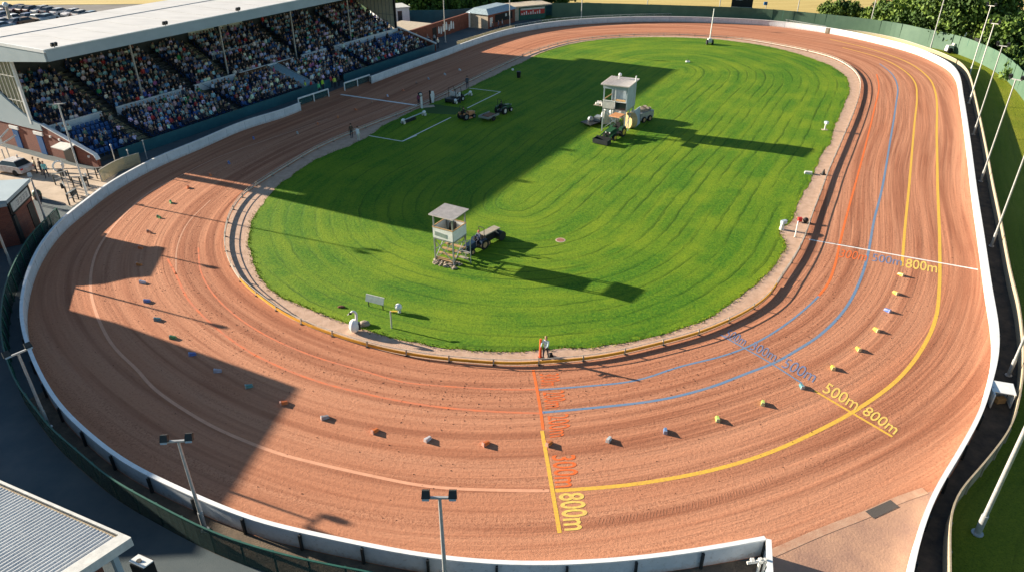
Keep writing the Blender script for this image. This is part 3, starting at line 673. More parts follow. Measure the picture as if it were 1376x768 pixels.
# teal hoarding in front of the terrace and its see-through start near the forecourt
# ================================================================ GRANDSTAND
SO = G(125, 228); EA = Vector((.477, .879, 0)).normalized(); EB = Vector((-EA.y, EA.x, 0))
def S(a, b, z=0.0): return SO+EA*a+EB*b+Vector((0, 0, z))
def e1_at(xp, b, z):
    lo, hi = -5., 80.
    for _ in range(40):
        m = (lo+hi)/2; p = S(m, b, z)
        if P(p.x, p.y, z)[0] < xp: lo = m
        else: hi = m
    return lo
ST = root('grandstand', SO, 'large covered grandstand with pale flat roof over a packed two tier terrace', 'grandstand')
def sbox(mb, a0, a1, b0, b1, z0, z1, mt=None):
    return mb.hexa([S(a0, b0, z0), S(a1, b0, z0), S(a1, b1, z0), S(a0, b1, z0)], [S(a0, b0, z1), S(a1, b0, z1), S(a1, b1, z1), S(a0, b1, z1)], mt)
def sprof(mb, poly, a0, a1, mt=None):
    """poly of (b, z) extruded along the stand"""
    return mb.hexa([S(a0, b, z) for b, z in poly], [S(a1, b, z) for b, z in poly], mt)
def fin(mb, name, mt, parent=None, smooth=False): return mb.build(name, mt, parent or ST, SO, smooth)
LEN = 64.0
LOWR = [(1.3+.82*i, .45+.24*i) for i in range(8)]          # front of the row, floor height
UPR = [(8.25+.82*j, 2.25+.42*j) for j in range(10)]
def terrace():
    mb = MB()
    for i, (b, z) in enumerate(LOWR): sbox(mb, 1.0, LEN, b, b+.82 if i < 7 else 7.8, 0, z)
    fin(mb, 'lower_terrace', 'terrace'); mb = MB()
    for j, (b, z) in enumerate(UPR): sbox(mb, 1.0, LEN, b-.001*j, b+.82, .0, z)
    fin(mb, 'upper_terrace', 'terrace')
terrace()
AISLE_U = [8.6, 20.5, e1_at(290, 11, 3.5), 40.0, 52.0]; AISLE_L = [e1_at(172, 4.5, 1.2), e1_at(293, 4.5, 1.2), e1_at(385, 5, 1.8), 47.0]
RAMP = AISLE_L[2]
for a in AISLE_U:
    mb = MB()
    for j, (b, z) in enumerate(UPR):
        sbox(mb, a-.55, a+.55, b+.0, b+.80, z+.004, z+.03); sbox(mb, a-.55, a+.55, b+.38, b+.80, z+.03, z+.21)
    fin(mb, 'aisle_steps', 'stair' if a in (AISLE_U[0], AISLE_U[2]) else 'terrace')
for a in AISLE_L:
    if a == RAMP: continue
    mb = MB()
    for j, (b, z) in enumerate(LOWR):
        sbox(mb, a-.6, a+.6, b+.0, b+.80, z+.004, z+.03); sbox(mb, a-.6, a+.6, b+.4, b+.80, z+.03, z+.13)
    fin(mb, 'aisle_steps', 'stair')
# pale sloping cover over the tunnel in the lower tier
mb = MB(); a = RAMP; mb.hexa([S(a-.9, .9, .6), S(a+.9, .9, .6), S(a+.9, 7.4, 2.6), S(a-.9, 7.4, 2.6)], [S(a-.9, .9, 1.0), S(a+.9, .9, 1.0), S(a+.9, 7.4, 3.0), S(a-.9, 7.4, 3.0)])
fin(mb, 'tunnel_cover', 'ramp_blue')
for s in (-1, 1):
    mb = MB(); mb.hexa([S(a+s*.95-.06, .9, .4), S(a+s*.95+.06, .9, .4), S(a+s*.95+.06, 7.5, 2.4), S(a+s*.95-.06, 7.5, 2.4)], [S(a+s*.95-.06, .9, 1.15), S(a+s*.95+.06, .9, 1.15), S(a+s*.95+.06, 7.5, 3.15), S(a+s*.95-.06, 7.5, 3.15)]); fin(mb, 'tunnel_wall', 'fascia')
mb = MB(); sbox(mb, a-1.0, a+1.0, 7.45, 7.7, 1.2, 3.2); fin(mb, 'tunnel_portal', 'white_wall')
# parapets between the tiers
for x0, x1, mt in ((62, 136, 'white_wall'), (156, 248, 'white_wall'), (261, 316, 'white_wall'), (322, 394, 'brown_board'), (405, 438, 'white_wall'), (449, 536, 'white_wall')):
    a0, a1 = e1_at(x0, 7.9, 3.0), e1_at(x1, 7.9, 3.0); mb = MB(); sbox(mb, a0, a1, 7.85, 8.0, 1.2, 3.0); pr = fin(mb, 'parapet', mt)
    mb = MB(); sbox(mb, a0-.02, a1+.02, 7.80, 8.05, 3.003, 3.09); fin(mb, 'coping', 'white_cap', pr)
a0, a1 = e1_at(284, 12.3, 5.0), e1_at(347, 12.3, 5.0)
mb = MB(); sbox(mb, a0, a1, 12.25, 12.34, 4.3, 5.2); fin(mb, 'box_front', 'white_wall')
# roof
RB0, RB1, RZ0, RZ1 = 1.5, 16.9, 10.8, 11.9; RA0, RA1 = -.2, 66.0
mb = MB(); sbox(mb, RA0, RA1, RB0+.16, RB1, RZ1-.25, RZ1-.003); fin(mb, 'roof', 'roof_white')
mb = MB(); sbox(mb, RA0, RA1, RB0, RB0+.15, RZ0, RZ1+.06); fin(mb, 'fascia', 'fascia')
mb = MB(); sbox(mb, RA0, RA1, RB0-.05, RB0-.003, RZ1-.02, RZ1+.08); fin(mb, 'gutter', 'white_cap')
mb = MB(); sprof(mb, [(RB0+.16, RZ0), (RB0+.16, RZ1-.26), (RB1, RZ1-.26), (RB1, RZ0-1.6)], RA0-.15, RA0-.003); fin(mb, 'gable', 'fascia')
mb = MB(); sbox(mb, RA0-.2, RA0-.003, RB0, RB1, RZ1-.25, RZ1+.05); fin(mb, 'verge_trim', 'white_cap')
mb = MB(); sbox(mb, RA0, RA1, 11.55, 11.65, RZ1, RZ1+.05); fin(mb, 'roof_seam', 'grey_metal')
for k in range(1, 16):
    mb = MB(); a = RA0+k*(RA1-RA0)/16; sbox(mb, a-.02, a+.02, RB0+.2, RB1, RZ1, RZ1+.016); fin(mb, 'roof_joint', 'off_white')
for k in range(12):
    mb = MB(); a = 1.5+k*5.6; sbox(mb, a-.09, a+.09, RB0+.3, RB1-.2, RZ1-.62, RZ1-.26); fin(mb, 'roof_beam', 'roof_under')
for xx, yy in ((73, 62), (222, 33), (320, 14), (418, -8)):
    p = G(xx, yy, 12.1); mb = MB(); mb.box((p.x, p.y, 12.0), (.08, .08, .2), .5, 'dark_metal')
    for s in (-.17, .17): mb.box((p.x+s*EA.x, p.y+s*EA.y, 12.24), (.28, .2, .34), math.atan2(EA.y, EA.x), 'dark_metal', rx=.4)
    fin(mb, 'roof_floodlight', 'dark_metal')
# pillars
for x0, y0, x1, y1 in ((176, 64, 190, 120), (295, 40, 305, 97), (389, 17, 397, 62), (466, 0, 471, 45)):
    a = e1_at(x1, 8.9, 3.8); mb = MB(); p = S(a, 8.9, 0); mb.tube((p.x, p.y, 2.2), (p.x, p.y, RZ1-.3), .12, n=12); fin(mb, 'pillar', 'pole_metal', smooth=True)
# back wall with bright panels
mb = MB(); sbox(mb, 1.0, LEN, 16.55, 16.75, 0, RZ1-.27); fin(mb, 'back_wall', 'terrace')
for x0, x1, y0, y1 in ((253, 287, 50, 44), (295, 325, 40, 33)):
    a0, a1 = e1_at(x0, 16.5, 7.3), e1_at(x1, 16.5, 7.3); mb = MB(); sbox(mb, a0, a1, 16.42, 16.53, 6.75, 7.55); fin(mb, 'rear_panel', 'cream_pane')
# near end: brick wing wall, cladding, glazing, doors
mb = MB(); sprof(mb, [(-.25, 0), (-.25, .9), (0, 1.35), (7.9, 3.35), (7.9, 0)], .55, .85, 'brick'); fin(mb, 'wing_wall', 'brick')
mb = MB(); sprof(mb, [(-.3, .9), (-.3, 1.02), (0, 1.47), (8.0, 3.5), (8.0, 3.36), (0.02, 1.352), (-.22, .9)], .48, .92); fin(mb, 'coping', 'white_wall')
mb = MB(); sbox(mb, .55, .85, 7.93, 16.9, 0, 2.7, 'brick'); fin(mb, 'end_wall', 'brick')
mb = MB(); sprof(mb, [(7.95, 2.72), (16.9, 2.72), (16.9, 8.3), (13, 5.6), (9.6, 3.75), (7.95, 3.45)], .45, .7); fin(mb, 'cladding', 'fascia')
mb = MB(); sprof(mb, [(9.7, 3.9), (16.9, 8.4), (16.9, RZ1-.3), (9.7, RZ1-.3)], .62, .66); gl = fin(mb, 'end_glazing', 'pane_olive')
mb = MB()
for k in range(11):
    b = 9.75+.70*k; z0 = 3.85+(b-9.7)*4.45/7.2; sbox(mb, .56, .62, b-.02, b+.02, z0, RZ1-.35)
for z in (5.6, 8.2):
    b1 = 9.7+(z-3.85)/4.45*7.2; sbox(mb, .55, .62, 9.7, min(b1, 16.9), z-.035, z+.035)
fin(mb, 'mullions', 'off_white', gl)
mb = MB(); p = S(.55, 9.55); mb.box((p.x, p.y, 6.9), (.26, .3, 7.2), math.atan2(EA.y, EA.x)); fin(mb, 'end_post', 'white_paint')
for b in (8.9, 13.3):
    mb = MB(); sbox(mb, .45, .549, b-.5, b+.5, 0.02, 2.05); fin(mb, 'door', 'door_blue')
    mb = MB(); sbox(mb, .40, .549, b-.8, b+.8, 2.15, 2.5); fin(mb, 'door_sign', 'white_paint')
mb = MB(); sbox(mb, .30, .549, 3.0, 4.9, 0.05, 1.7, 'black'); fin(mb, 'kiosk_opening', 'black')
mb = MB(); mb.hexa([S(-.7, 2.8, 1.75), S(.54, 2.8, 1.95), S(.54, 5.1, 1.95), S(-.7, 5.1, 1.75)], [S(-.7, 2.8, 1.83), S(.54, 2.8, 2.05), S(.54, 5.1, 2.05), S(-.7, 5.1, 1.83)]); fin(mb, 'awning', 'off_white')
for b, z in ((6.8, 2.3), (5.3, 2.2), (.9, 1.1)):
    mb = MB(); sbox(mb, .42, .549, b-.12, b+.12, z-.1, z+.1); fin(mb, 'wall_lamp', 'white_paint')
# far end: glazed screen and low wall
mb = MB(); sprof(mb, [(8.3, 2.9), (16.5, 7.0), (16.5, RZ1-.3), (8.3, RZ1-.3)], LEN-.1, LEN-.04); gl = fin(mb, 'end_glazing', 'cream_pane')
mb = MB()
for k in range(11):
    b = 8.4+.8*k; z0 = 2.95+(b-8.3)*.5; sbox(mb, LEN-.16, LEN-.1, b-.03, b+.03, z0, RZ1-.35)
for z in (5.2, 8.0): sbox(mb, LEN-.17, LEN-.1, 8.3, min(16.5, 8.3+(z-2.9)*2), z-.03, z+.03)
fin(mb, 'mullions', 'grey_metal', gl)
mb = MB(); sbox(mb, LEN-.2, LEN+.05, 8.0, 8.29, 2.5, RZ1-.3); fin(mb, 'end_post', 'dark_metal')
mb = MB(); sprof(mb, [(.2, 0), (.2, 1.1), (7.9, 3.1), (7.9, 0)], LEN+.01, LEN+.2, 'brick_plain'); fin(mb, 'wing_wall', 'brick_plain')
mb = MB(); sprof(mb, [(.1, 1.12), (.1, 1.3), (8.0, 3.32), (8.0, 3.14)], LEN-.05, LEN+.26); fin(mb, 'coping', 'white_cap')
# teal hoarding along the front
gate0 = e1_at(445, 0, .5); gate1 = e1_at(462, 0, .5)
def line2(a0, a1, b=0.0, st=.6):
    n = max(2, int((a1-a0)/st)); return np.array([S(a0+(a1-a0)*i/n, b)[:2] for i in range(n+1)])
sheet_fence('hoarding', line2(3.2, gate0), 1.15, 'dark teal hoarding in front of the crowd left of the track gate', 'teal_board', 'dark_metal', 20, 'teal_board', th=.05)
sheet_fence('hoarding', line2(gate1, LEN-.5), 1.15, 'dark teal hoarding in front of the crowd beyond the track gate', 'teal_board', 'dark_metal', 12, 'teal_board', th=.05)
q = crom([tuple(G(*p, 1.2)[:2]) for p in ((133, 229), (150, 219), (166, 212), (186, 206))], step=.5)
sheet_fence('clear_screen', q, 1.2, 'short tan see-through screen between the forecourt and the teal hoarding', 'net_tan', 'grey_metal', 4, 'rail_white', th=.02)
# white gate rails
for (xa, ya, xb, yb), lab in (((402, 143.5, 442, 130), 'white three legged gate rail just left of the track gate'), ((463.5, 122, 497.5, 110.5), 'white three legged gate rail between the track gate and the far wall')):
    A = G(xa, ya); B = G(xb, yb); r = root('gate_rail', A, lab, 'rail', 'white rails at the track gate')
    mb = MB(); mb.bar(A+Vector((0, 0, 1.05)), B+Vector((0, 0, 1.05)), .16, .16); mb.build('bar', 'white_paint', r, A)
    for t in (0, .5, 1):
        c = A.lerp(B, t); mb = MB(); mb.box((c.x, c.y, .5), (.14, .14, 1.0), .4); mb.build('leg', 'white_paint', r, A)
    mb = MB(); mb.hexa([A+Vector((-.1, .1, .1)), B+Vector((-.1, .1, .1)), B+Vector((-.14, .14, .1)), A+Vector((-.14, .14, .1))], [A+Vector((-.1, .1, .9)), B+Vector((-.1, .1, .9)), B+Vector((-.14, .14, .9)), A+Vector((-.14, .14, .9))]); mb.build('infill', 'net_teal', r, A)
# ================================================================ PEOPLE
def skin_mesh(name, N, E, rootn, sub, matof, mats):
    me = bpy.data.meshes.new(name); names = list(N); ix = {k: i for i, k in enumerate(names)}
    me.from_pydata([N[k][0] for k in names], [(ix[a], ix[b]) for a, b in E], [])
    o = bpy.data.objects.new('tmp', me); COL.objects.link(o)
    sk = o.modifiers.new('s', 'SKIN'); sk.use_smooth_shade = True
    if not me.skin_vertices: me.attributes  # created by the modifier below
    if len(me.skin_vertices) == 0:
        bm = bmesh.new(); bm.from_mesh(me); bm.verts.layers.skin.verify(); bm.to_mesh(me); bm.free()
    for k in names:
        sv = me.skin_vertices[0].data[ix[k]]; r = N[k][1]; sv.radius = r if isinstance(r, tuple) else (r, r); sv.use_root = (k == rootn)
    if sub:
        s = o.modifiers.new('u', 'SUBSURF'); s.levels = sub; s.render_levels = sub
    dg = bpy.context.evaluated_depsgraph_get(); out = bpy.data.meshes.new_from_object(o.evaluated_get(dg)); bpy.data.objects.remove(o)
    out.name = name; out.materials.clear()
    for mm in mats: out.materials.append(M[mm])
    segs = [(np.array(N[a][0]), np.array(N[b][0]), matof(a, b)) for a, b in E]
    for p in out.polygons:
        c = np.array(p.center); best = 1e9; mi = 0
        for a, b, k in segs:
            ab = b-a; t = np.clip(np.dot(c-a, ab)/(ab@ab+1e-9), 0, 1); d = np.linalg.norm(c-a-t*ab)
            if d < best: best = d; mi = k
        p.material_index = mi; p.use_smooth = True
    return out
def figure(pose, sub=1, coat=False, cloth='cloth', legs='trousers', seed=0):
    R = random.Random(seed); N = {}; J = lambda s: R.uniform(-s, s)
    if pose in ('stand', 'walk', 'reach'):
        pz = .93; k = 0 if pose == 'stand' else .16
        N = {'pel': ((0, 0, pz), (.155, .115)), 'wai': ((0, 0, 1.10), (.135, .10)), 'che': ((0, .0, 1.30), (.17, .115)), 'nec': ((0, .0, 1.47), .06), 'chin': ((0, .02, 1.56), (.07, .075)), 'hea': ((0, .015, 1.65), (.082, .098)), 'top': ((0, .0, 1.735), (.055, .07))}
        for s, t in ((-1, 'l'), (1, 'r')):
            f = k*s
            N['hip'+t] = ((s*.095, 0, .88), .09); N['kne'+t] = ((s*.10, f*.8+.02, .49), .06); N['ank'+t] = ((s*.10, f*1.0-.03, .09), .042); N['toe'+t] = ((s*.115, f*1.0+.15, .045), .038)
            N['sho'+t] = ((s*.175, 0, 1.405), .062)
            if pose == 'reach': N['elb'+t] = ((s*.22, .16, 1.18), .047); N['wri'+t] = ((s*.16, .38, 1.13), .034); N['han'+t] = ((s*.15, .47, 1.12), (.026, .04))
            else: N['elb'+t] = ((s*.235, -.03-f*.4, 1.14), .047); N['wri'+t] = ((s*.245, .07-f*.7, .91), .033); N['han'+t] = ((s*.24, .10-f*.7, .82), (.024, .042))
            N['thu'+t] = ((N['wri'+t][0][0]-s*.01, N['wri'+t][0][1]+.06, N['wri'+t][0][2]-.05), .013)
        if coat:
            N['pel'] = ((0, 0, pz), (.20, .15)); N['ski'] = ((0, 0, .62), (.22, .17))
    else:
        ln = J(.08)
        N = {'pel': ((0, 0, .53), (.165, .12)), 'wai': ((0, .0+ln*.2, .70), (.14, .105)), 'che': ((0, .02+ln, .92), (.175, .12)), 'nec': ((0, .03+ln*1.2, 1.08), .06), 'chin': ((0, .06+ln*1.3, 1.17), (.07, .075)), 'hea': ((J(.02), .05+ln*1.3, 1.26), (.082, .098)), 'top': ((J(.02), .03+ln*1.3, 1.345), (.055, .07))}
        for s, t in ((-1, 'l'), (1, 'r')):
            w = J(.03)
            N['hip'+t] = ((s*.10, .08, .50), .085); N['kne'+t] = ((s*.13+w, .44, .52), .062); N['ank'+t] = ((s*.12+w, .42, .09), .042); N['toe'+t] = ((s*.13+w, .58, .045), .038)
            N['sho'+t] = ((s*.175, .02+ln, 1.02), .062)
            if pose == 'sit': N['elb'+t] = ((s*.23, .06, .76), .048); N['wri'+t] = ((s*.12, .28+J(.04), .66), .034); N['han'+t] = ((s*.08, .36, .63), (.026, .04))
            elif pose == 'drive': N['elb'+t] = ((s*.23, .18, .80), .048); N['wri'+t] = ((s*.14, .40, .84), .034); N['han'+t] = ((s*.13, .48, .86), (.026, .04))
            else: N['elb'+t] = ((s*.26, .16, .90), .048); N['wri'+t] = ((s*.13, .30, 1.06), .034); N['han'+t] = ((s*.09, .34, 1.14), (.026, .04))
            N['thu'+t] = ((N['han'+t][0][0]-s*.02, N['han'+t][0][1]-.02, N['han'+t][0][2]+.04), .013)
    E = [('pel', 'wai'), ('wai', 'che'), ('che', 'nec'), ('nec', 'chin'), ('chin', 'hea'), ('hea', 'top')]
    if 'ski' in N: E.append(('pel', 'ski'))
    for t in 'lr': E += [('pel', 'hip'+t), ('hip'+t, 'kne'+t), ('kne'+t, 'ank'+t), ('ank'+t, 'toe'+t), ('che', 'sho'+t), ('sho'+t, 'elb'+t), ('elb'+t, 'wri'+t), ('wri'+t, 'han'+t), ('wri'+t, 'thu'+t)]
    def mo(a, b):
        if b.startswith(('chin', 'hea', 'top', 'han', 'thu', 'nec')) and not (a == 'che'): return 2
        if b.startswith(('hip', 'kne', 'ank')): return 1
        if b.startswith('toe'): return 3
        return 0
    return skin_mesh('person', N, E, 'pel', sub, mo, [cloth, legs, 'skin', 'shoe']), Vector(N['hea'][0])
def hair_mesh(h, mt, cap=False):
    mb = MB(); mb.ball((0, 0, 0), .108, mt, 10, 7, (.92, 1.02, .98))
    vs = [i for i, v in enumerate(mb.v)]
    # keep the back and the top: lift the front rim above the face
    for v in mb.v:
        if v.y > .02 and v.z < .035: v.y = .02-(.035-v.z)*.2; v.z = max(v.z, .0) if v.z > -.03 else v.z
        if v.z < -.055: v.z = -.055
    if cap: mb.box((0, .12, .03), (.13, .10, .02))
    o = mb.build('hair', mt, None, None, True); me = o.data; bpy.data.objects.remove(o); me.transform(Matrix.Translation(h+Vector((0, -.012, .025)))); return me
SIT = [figure('sit', 1, seed=i) for i in range(3)]+[figure('hands', 1, seed=9)]
STAND = figure('stand'); WALK = figure('walk'); REACH = figure('reach'); COAT = figure('stand', coat=True, legs='off_white'); DRIVE = figure('drive', seed=4)
HAIRC = [mat('hair_'+n, c, .7, var=.1) and 'hair_'+n for n, c in (('black', (.02, .017, .015)), ('brown', (.075, .042, .022)), ('fair', (.30, .20, .09)), ('grey', (.36, .35, .33)), ('white', (.62, .61, .58)))]
mat('hat_red', (.30, .03, .03), .7); mat('hat_white', (.7, .7, .68), .7); mat('helmet', (.65, .12, .14), .3)
HM = {}
def hm(fi, h, mt, cap=False):
    k = (fi, mt, cap)
    if k not in HM: HM[k] = hair_mesh(h, mt, cap)
    return HM[k]
def person(fig, fi, loc, rz, col, hair, label, cat='person', group=None, cap=False, hname='hair', sc=1.0):
    o = bpy.data.objects.new('person', fig[0]); COL.objects.link(o); o.location = loc; o.rotation_euler = (0, 0, rz); o.scale = (sc, sc, sc); o.color = (*col, 1)
    tag(o, label, cat, group); c = bpy.data.objects.new(hname, hm(fi, fig[1], hair, cap)); COL.objects.link(c); c.parent = o; return o
TOPS = [('navy', (.014, .022, .055), 22), ('black', (.010, .010, .012), 22), ('white', (.78, .78, .78), 20), ('pale blue', (.32, .50, .66), 17), ('grey', (.22, .23, .24), 10), ('blue', (.03, .10, .28), 7), ('brown', (.10, .06, .04), 3), ('beige', (.42, .36, .28), 2.5), ('red', (.50, .03, .035), 2.4), ('green', (.03, .24, .09), .8), ('pink', (.55, .16, .28), 1.0), ('lilac', (.36, .30, .52), 1.5), ('dark green', (.02, .06, .045), 2), ('teal', (.03, .20, .24), 2.5)]
TW = np.array([t[2] for t in TOPS]); TW = TW/TW.sum()
FACE = math.atan2(-EB.y, -EB.x)-math.pi/2                      # figures look along +y; the crowd looks down at the track
seats = []
ORD = ['first', 'second', 'third', 'fourth', 'fifth', 'sixth', 'seventh', 'eighth', 'ninth', 'tenth']
def clear(a, aisles, w=.85): return all(abs(a-x) > w for x in aisles)
for tier, rows, ais in (('lower', LOWR, AISLE_L), ('upper', UPR, AISLE_U)):
    for i, (b, z) in enumerate(rows):
        if tier == 'lower' and i == 7: continue
        a = 1.35+RNG.uniform(0, .2); k = 0
        while a < LEN-.6:
            w = .56
            if clear(a, ais, 1.25 if tier == 'lower' and abs(a-RAMP) < 2 else .85):
                dens = .88
                if tier == 'lower': dens = .38 if a < 6.6 else (.90 if a < 50 else .76)
                if tier == 'lower' and a > 53 and i > 3: dens = .25
                k += 1; seats.append((tier, i, k, a, b, z, RNG.random() < dens))
            a += w
campos = Vector((0, 0, HCAM)); occ = []
for s_ in seats:
    tier, i, k, a, b, z, full = s_
    if full: occ.append((((S(a, b+.35, z+.6)-campos).length), s_))
occ.sort(key=lambda t: t[0])
print('spectators', len(occ), 'seats', len(seats))
HN = {'hair_black': 'black hair', 'hair_brown': 'brown hair', 'hair_fair': 'fair hair', 'hair_grey': 'grey hair', 'hair_white': 'white hair', 'hat_white': 'white cap', 'hat_red': 'red cap'}
NUM = {}
mass = []
for n_, (dd, (tier, i, k, a, b, z, full)) in enumerate(occ):
    ti = int(RNG.choice(len(TOPS), p=TW)); col = tuple(c*RNG.uniform(.75, 1.25) for c in TOPS[ti][1])
    r_ = RNG.random(); hair = HAIRC[int(RNG.choice(5, p=[.3, .3, .12, .14, .14]))] if r_ < .86 else ('hat_white' if r_ < .985 else 'hat_red')
    f = int(RNG.integers(0, 4)); standing = RNG.random() < .07
    p = S(a, b+(.30 if not standing else .25), z+.02+(RNG.uniform(-.05, .02))); rz = FACE+RNG.normal(0, .22); sc = RNG.uniform(.94, 1.06)
    if n_ < 292:
        fg = STAND if standing else SIT[f]
        lab = '%s spectator in %s, %s, %s %s tier row, place %d from brick end' % ('standing' if standing else 'seated', TOPS[ti][0], HN[hair], ORD[i], tier, k)
        person(fg, ('st' if standing else f), p, rz, col, hair, lab, 'person', 'spectators in the grandstand', cap=hair.startswith('hat'), sc=sc)
    else: mass.append((p, rz, col, hair, f, standing, sc))
# everyone further along the stand in one mesh
def crowd_mass():
    LO = [figure('sit', 0, seed=20+i, cloth='cloth_mass') for i in range(3)]+[figure('stand', 0, cloth='cloth_mass')]
    base = []
    for me, h in LO:
        v = np.array([q_.co[:] for q_ in me.vertices]); f = [tuple(p.vertices) for p in me.polygons]; m = [p.material_index for p in me.polygons]; base.append((v, f, m, np.array(h)))
    hb = MB(); hb.ball((0, 0, 0), .115, None, 7, 5); hv = np.array([q_[:] for q_ in hb.v]); hf = hb.f
    hmat = HAIRC+['hat_white', 'hat_red']; mats = ['cloth_mass', 'trousers', 'skin', 'shoe']+hmat
    V = []; F = []; MI = []; C = []; k = 0
    for p, rz, col, hair, f, st, sc in mass:
        v, fc, m, h = base[3 if st else f % 3]; c_, s_ = math.cos(rz), math.sin(rz); Rm = np.array([[c_, -s_, 0], [s_, c_, 0], [0, 0, 1]])*sc
        V.append(v @ Rm.T+np.array(p)); F += [tuple(k+j for j in x) for x in fc]; MI += m; C.append(np.tile([*col, 1], (len(v), 1))); k += len(v)
        V.append((hv*[1, 1, .9]+h+[0, -.02, .03]) @ Rm.T+np.array(p)); F += [tuple(k+j for j in x) for x in hf]; MI += [4+hmat.index(hair)]*len(hf); C.append(np.tile([0, 0, 0, 1], (len(hv), 1))); k += len(hv)
    V = np.vstack(V); C = np.vstack(C); me = bpy.data.meshes.new('crowd'); me.from_pydata((V-np.array(SO)).tolist(), [], F); me.polygons.foreach_set('material_index', MI); me.polygons.foreach_set('use_smooth', [True]*len(F))
    for mm in mats: me.materials.append(M[mm])
    at = me.color_attributes.new('tint', 'FLOAT_COLOR', 'POINT'); at.data.foreach_set('color', C.astype(np.float32).ravel())
    o = bpy.data.objects.new('crowd', me); COL.objects.link(o); o.location = SO; tag(o, 'dense crowd of spectators filling the far two thirds of the grandstand', 'crowd', kind='stuff')
crowd_mass()
# blue seats: the nearest ones singly, the rest as one part
def seat_mb(mb, p, rz):
    R = Matrix.Rotation(rz, 3, 'Z')
    def q(x, y, z): return p+R @ Vector((x, y, z))
    mb.hexa([q(-.21, -.05, .38), q(.21, -.05, .38), q(.21, .34, .41), q(-.21, .34, .41)], [q(-.21, -.05, .43), q(.21, -.05, .43), q(.21, .34, .45), q(-.21, .34, .45)])
    mb.hexa([q(-.21, -.12, .42), q(.21, -.12, .42), q(.21, -.07, .42), q(-.21, -.07, .42)], [q(-.2, -.18, .82), q(.2, -.18, .82), q(.2, -.14, .82), q(-.2, -.14, .82)])
    mb.hexa([q(-.03, .05, .0), q(.03, .05, .0), q(.03, .12, .0), q(-.03, .12, .0)], [q(-.03, .05, .38), q(.03, .05, .38), q(.03, .12, .38), q(-.03, .12, .38)])
ss = sorted(seats, key=lambda t: (t[6], (S(t[3], t[4], t[5])-campos).length))
_m = MB(); seat_mb(_m, Vector((0, 0, 0)), 0); proto = _m.build('seat', 'seat_blue'); sme = proto.data; bpy.data.objects.remove(proto)
rest = MB()
for n_, (tier, i, k, a, b, z, full) in enumerate(ss):
    p = S(a, b+.30, z+.004)
    if n_ < 98:
        o = bpy.data.objects.new('seat', sme); COL.objects.link(o); o.parent = ST; o.location = p-SO; o.rotation_euler = (0, 0, FACE)
    else: seat_mb(rest, p, FACE)
tag(fin(rest, 'seats', 'seat_blue'), kind='stuff')
# railings between blocks of the upper tier
for a in AISLE_U+AISLE_L:
    if a == RAMP: continue
    rows = UPR if a in AISLE_U else LOWR; mb = MB()
    for s in (-.62, .62):
        p0 = S(a+s, rows[0][0], rows[0][1]+.95); p1 = S(a+s, rows[-1][0]+.6, rows[-1][1]+.95); mb.tube(p0, p1, .025, n=6)
        for (b, z) in rows[::2]: mb.tube(S(a+s, b+.1, z), S(a+s, b+.1, z+.95), .02, n=6)
    fin(mb, 'handrail', 'dark_metal')
# stewards at the gate
for k, (x, y, col, nm) in enumerate([(396, 127, (.55, .75, .02), 'bright yellow vest left of the others'), (411, 125, (.50, .62, .08), 'dull yellow vest second from the left'), (419, 124, (.60, .05, .04), 'red coat between two yellow vests'), (429, 127, (.10, .55, .25), 'green vest behind the gate rail'), (434, 122, (.45, .80, .05), 'lime vest in the middle of the line'), (445, 117, (.60, .04, .05), 'red jacket nearest the opening'), (450, 119, (.60, .70, .10), 'yellow vest beside the opening'), (383, 133, (.04, .05, .08), 'dark coat at the left end of the line'), (455, 116, (.05, .06, .07), 'black coat in the gate opening')]):
    person(STAND, 'st', G(x, y, .0)+EB*(-.1), FACE+RNG.normal(0, .3), col, HAIRC[k % 4], 'steward in '+nm, 'person', 'stewards at the track gate', sc=1.0)
# ================================================================ FLOODLIGHT POLES
def top_on(base, x, y):
    """height above base of the point seen at photo row y on the vertical through base"""
    lo, hi = 0., 26.
    for _ in range(40):
        m = (lo+hi)/2
        if P(base.x, base.y, m)[1] > y: lo = m
        else: hi = m
    return lo
def flood_pole(bx, by, ty, label, heads=2, r=.09, rz=0.0, h=None, mt='pole_metal', zb=0.0):
    b = G(bx, by); h = h or top_on(b, 0, ty)
    o = root('floodlight_pole', b, label, 'floodlight', 'floodlight poles round the track', rz)
    mb = MB(); mb.tube((0, 0, 0), (0, 0, 1.2), r*1.25, n=12); mb.tube((0, 0, 1.2), (0, 0, h), r*.95, r*.7, n=12); mb.tube((0, 0, 0), (0, 0, .06), r*2.2, n=12); mb.build('pole', mt, o, smooth=True)
    if heads:
        w = .52 if heads == 2 else .12
        mb = MB(); mb.bar((-w, 0, h), (w, 0, h), .09, .09); mb.build('crossarm', mt, o)
        for s in ((-1, 1) if heads == 2 else (0,)):
            mb = MB(); c = (s*w, -.05, h+.24); mb.box(c, (.34, .22, .32), 0, None, .85, rx=-.5); mb.box((s*w, .06, h+.08), (.1, .12, .2), 0, None)
            for k in range(4): mb.box((s*w-.12+.08*k, .10, h+.22), (.02, .08, .2), 0, None, rx=-.5)
            hd = mb.build('lamp_head', 'dark_metal' if heads == 2 else 'off_white', o)
            mb = MB(); mb.box((s*w, -.185, h+.175), (.28, .02, .25), 0, None, rx=-.5); mb.build('glass', 'lamp_glass', hd)
    return o
flood_pole(117, 262, 140, 'pale twin-lamp floodlight on the forecourt in front of the brick wing wall', rz=.4, mt='off_white')
flood_pole(66, 309, 238, 'blue-grey pole rising past the kiosk corner with the sign', heads=1, rz=.6)
flood_pole(19, 366, 318-40, 'thin pole at the left picture edge below the kiosk', heads=1, rz=.6)
flood_pole(66, 574, 474, 'twin-lamp floodlight leaning over the wall on the left bend', rz=.9)
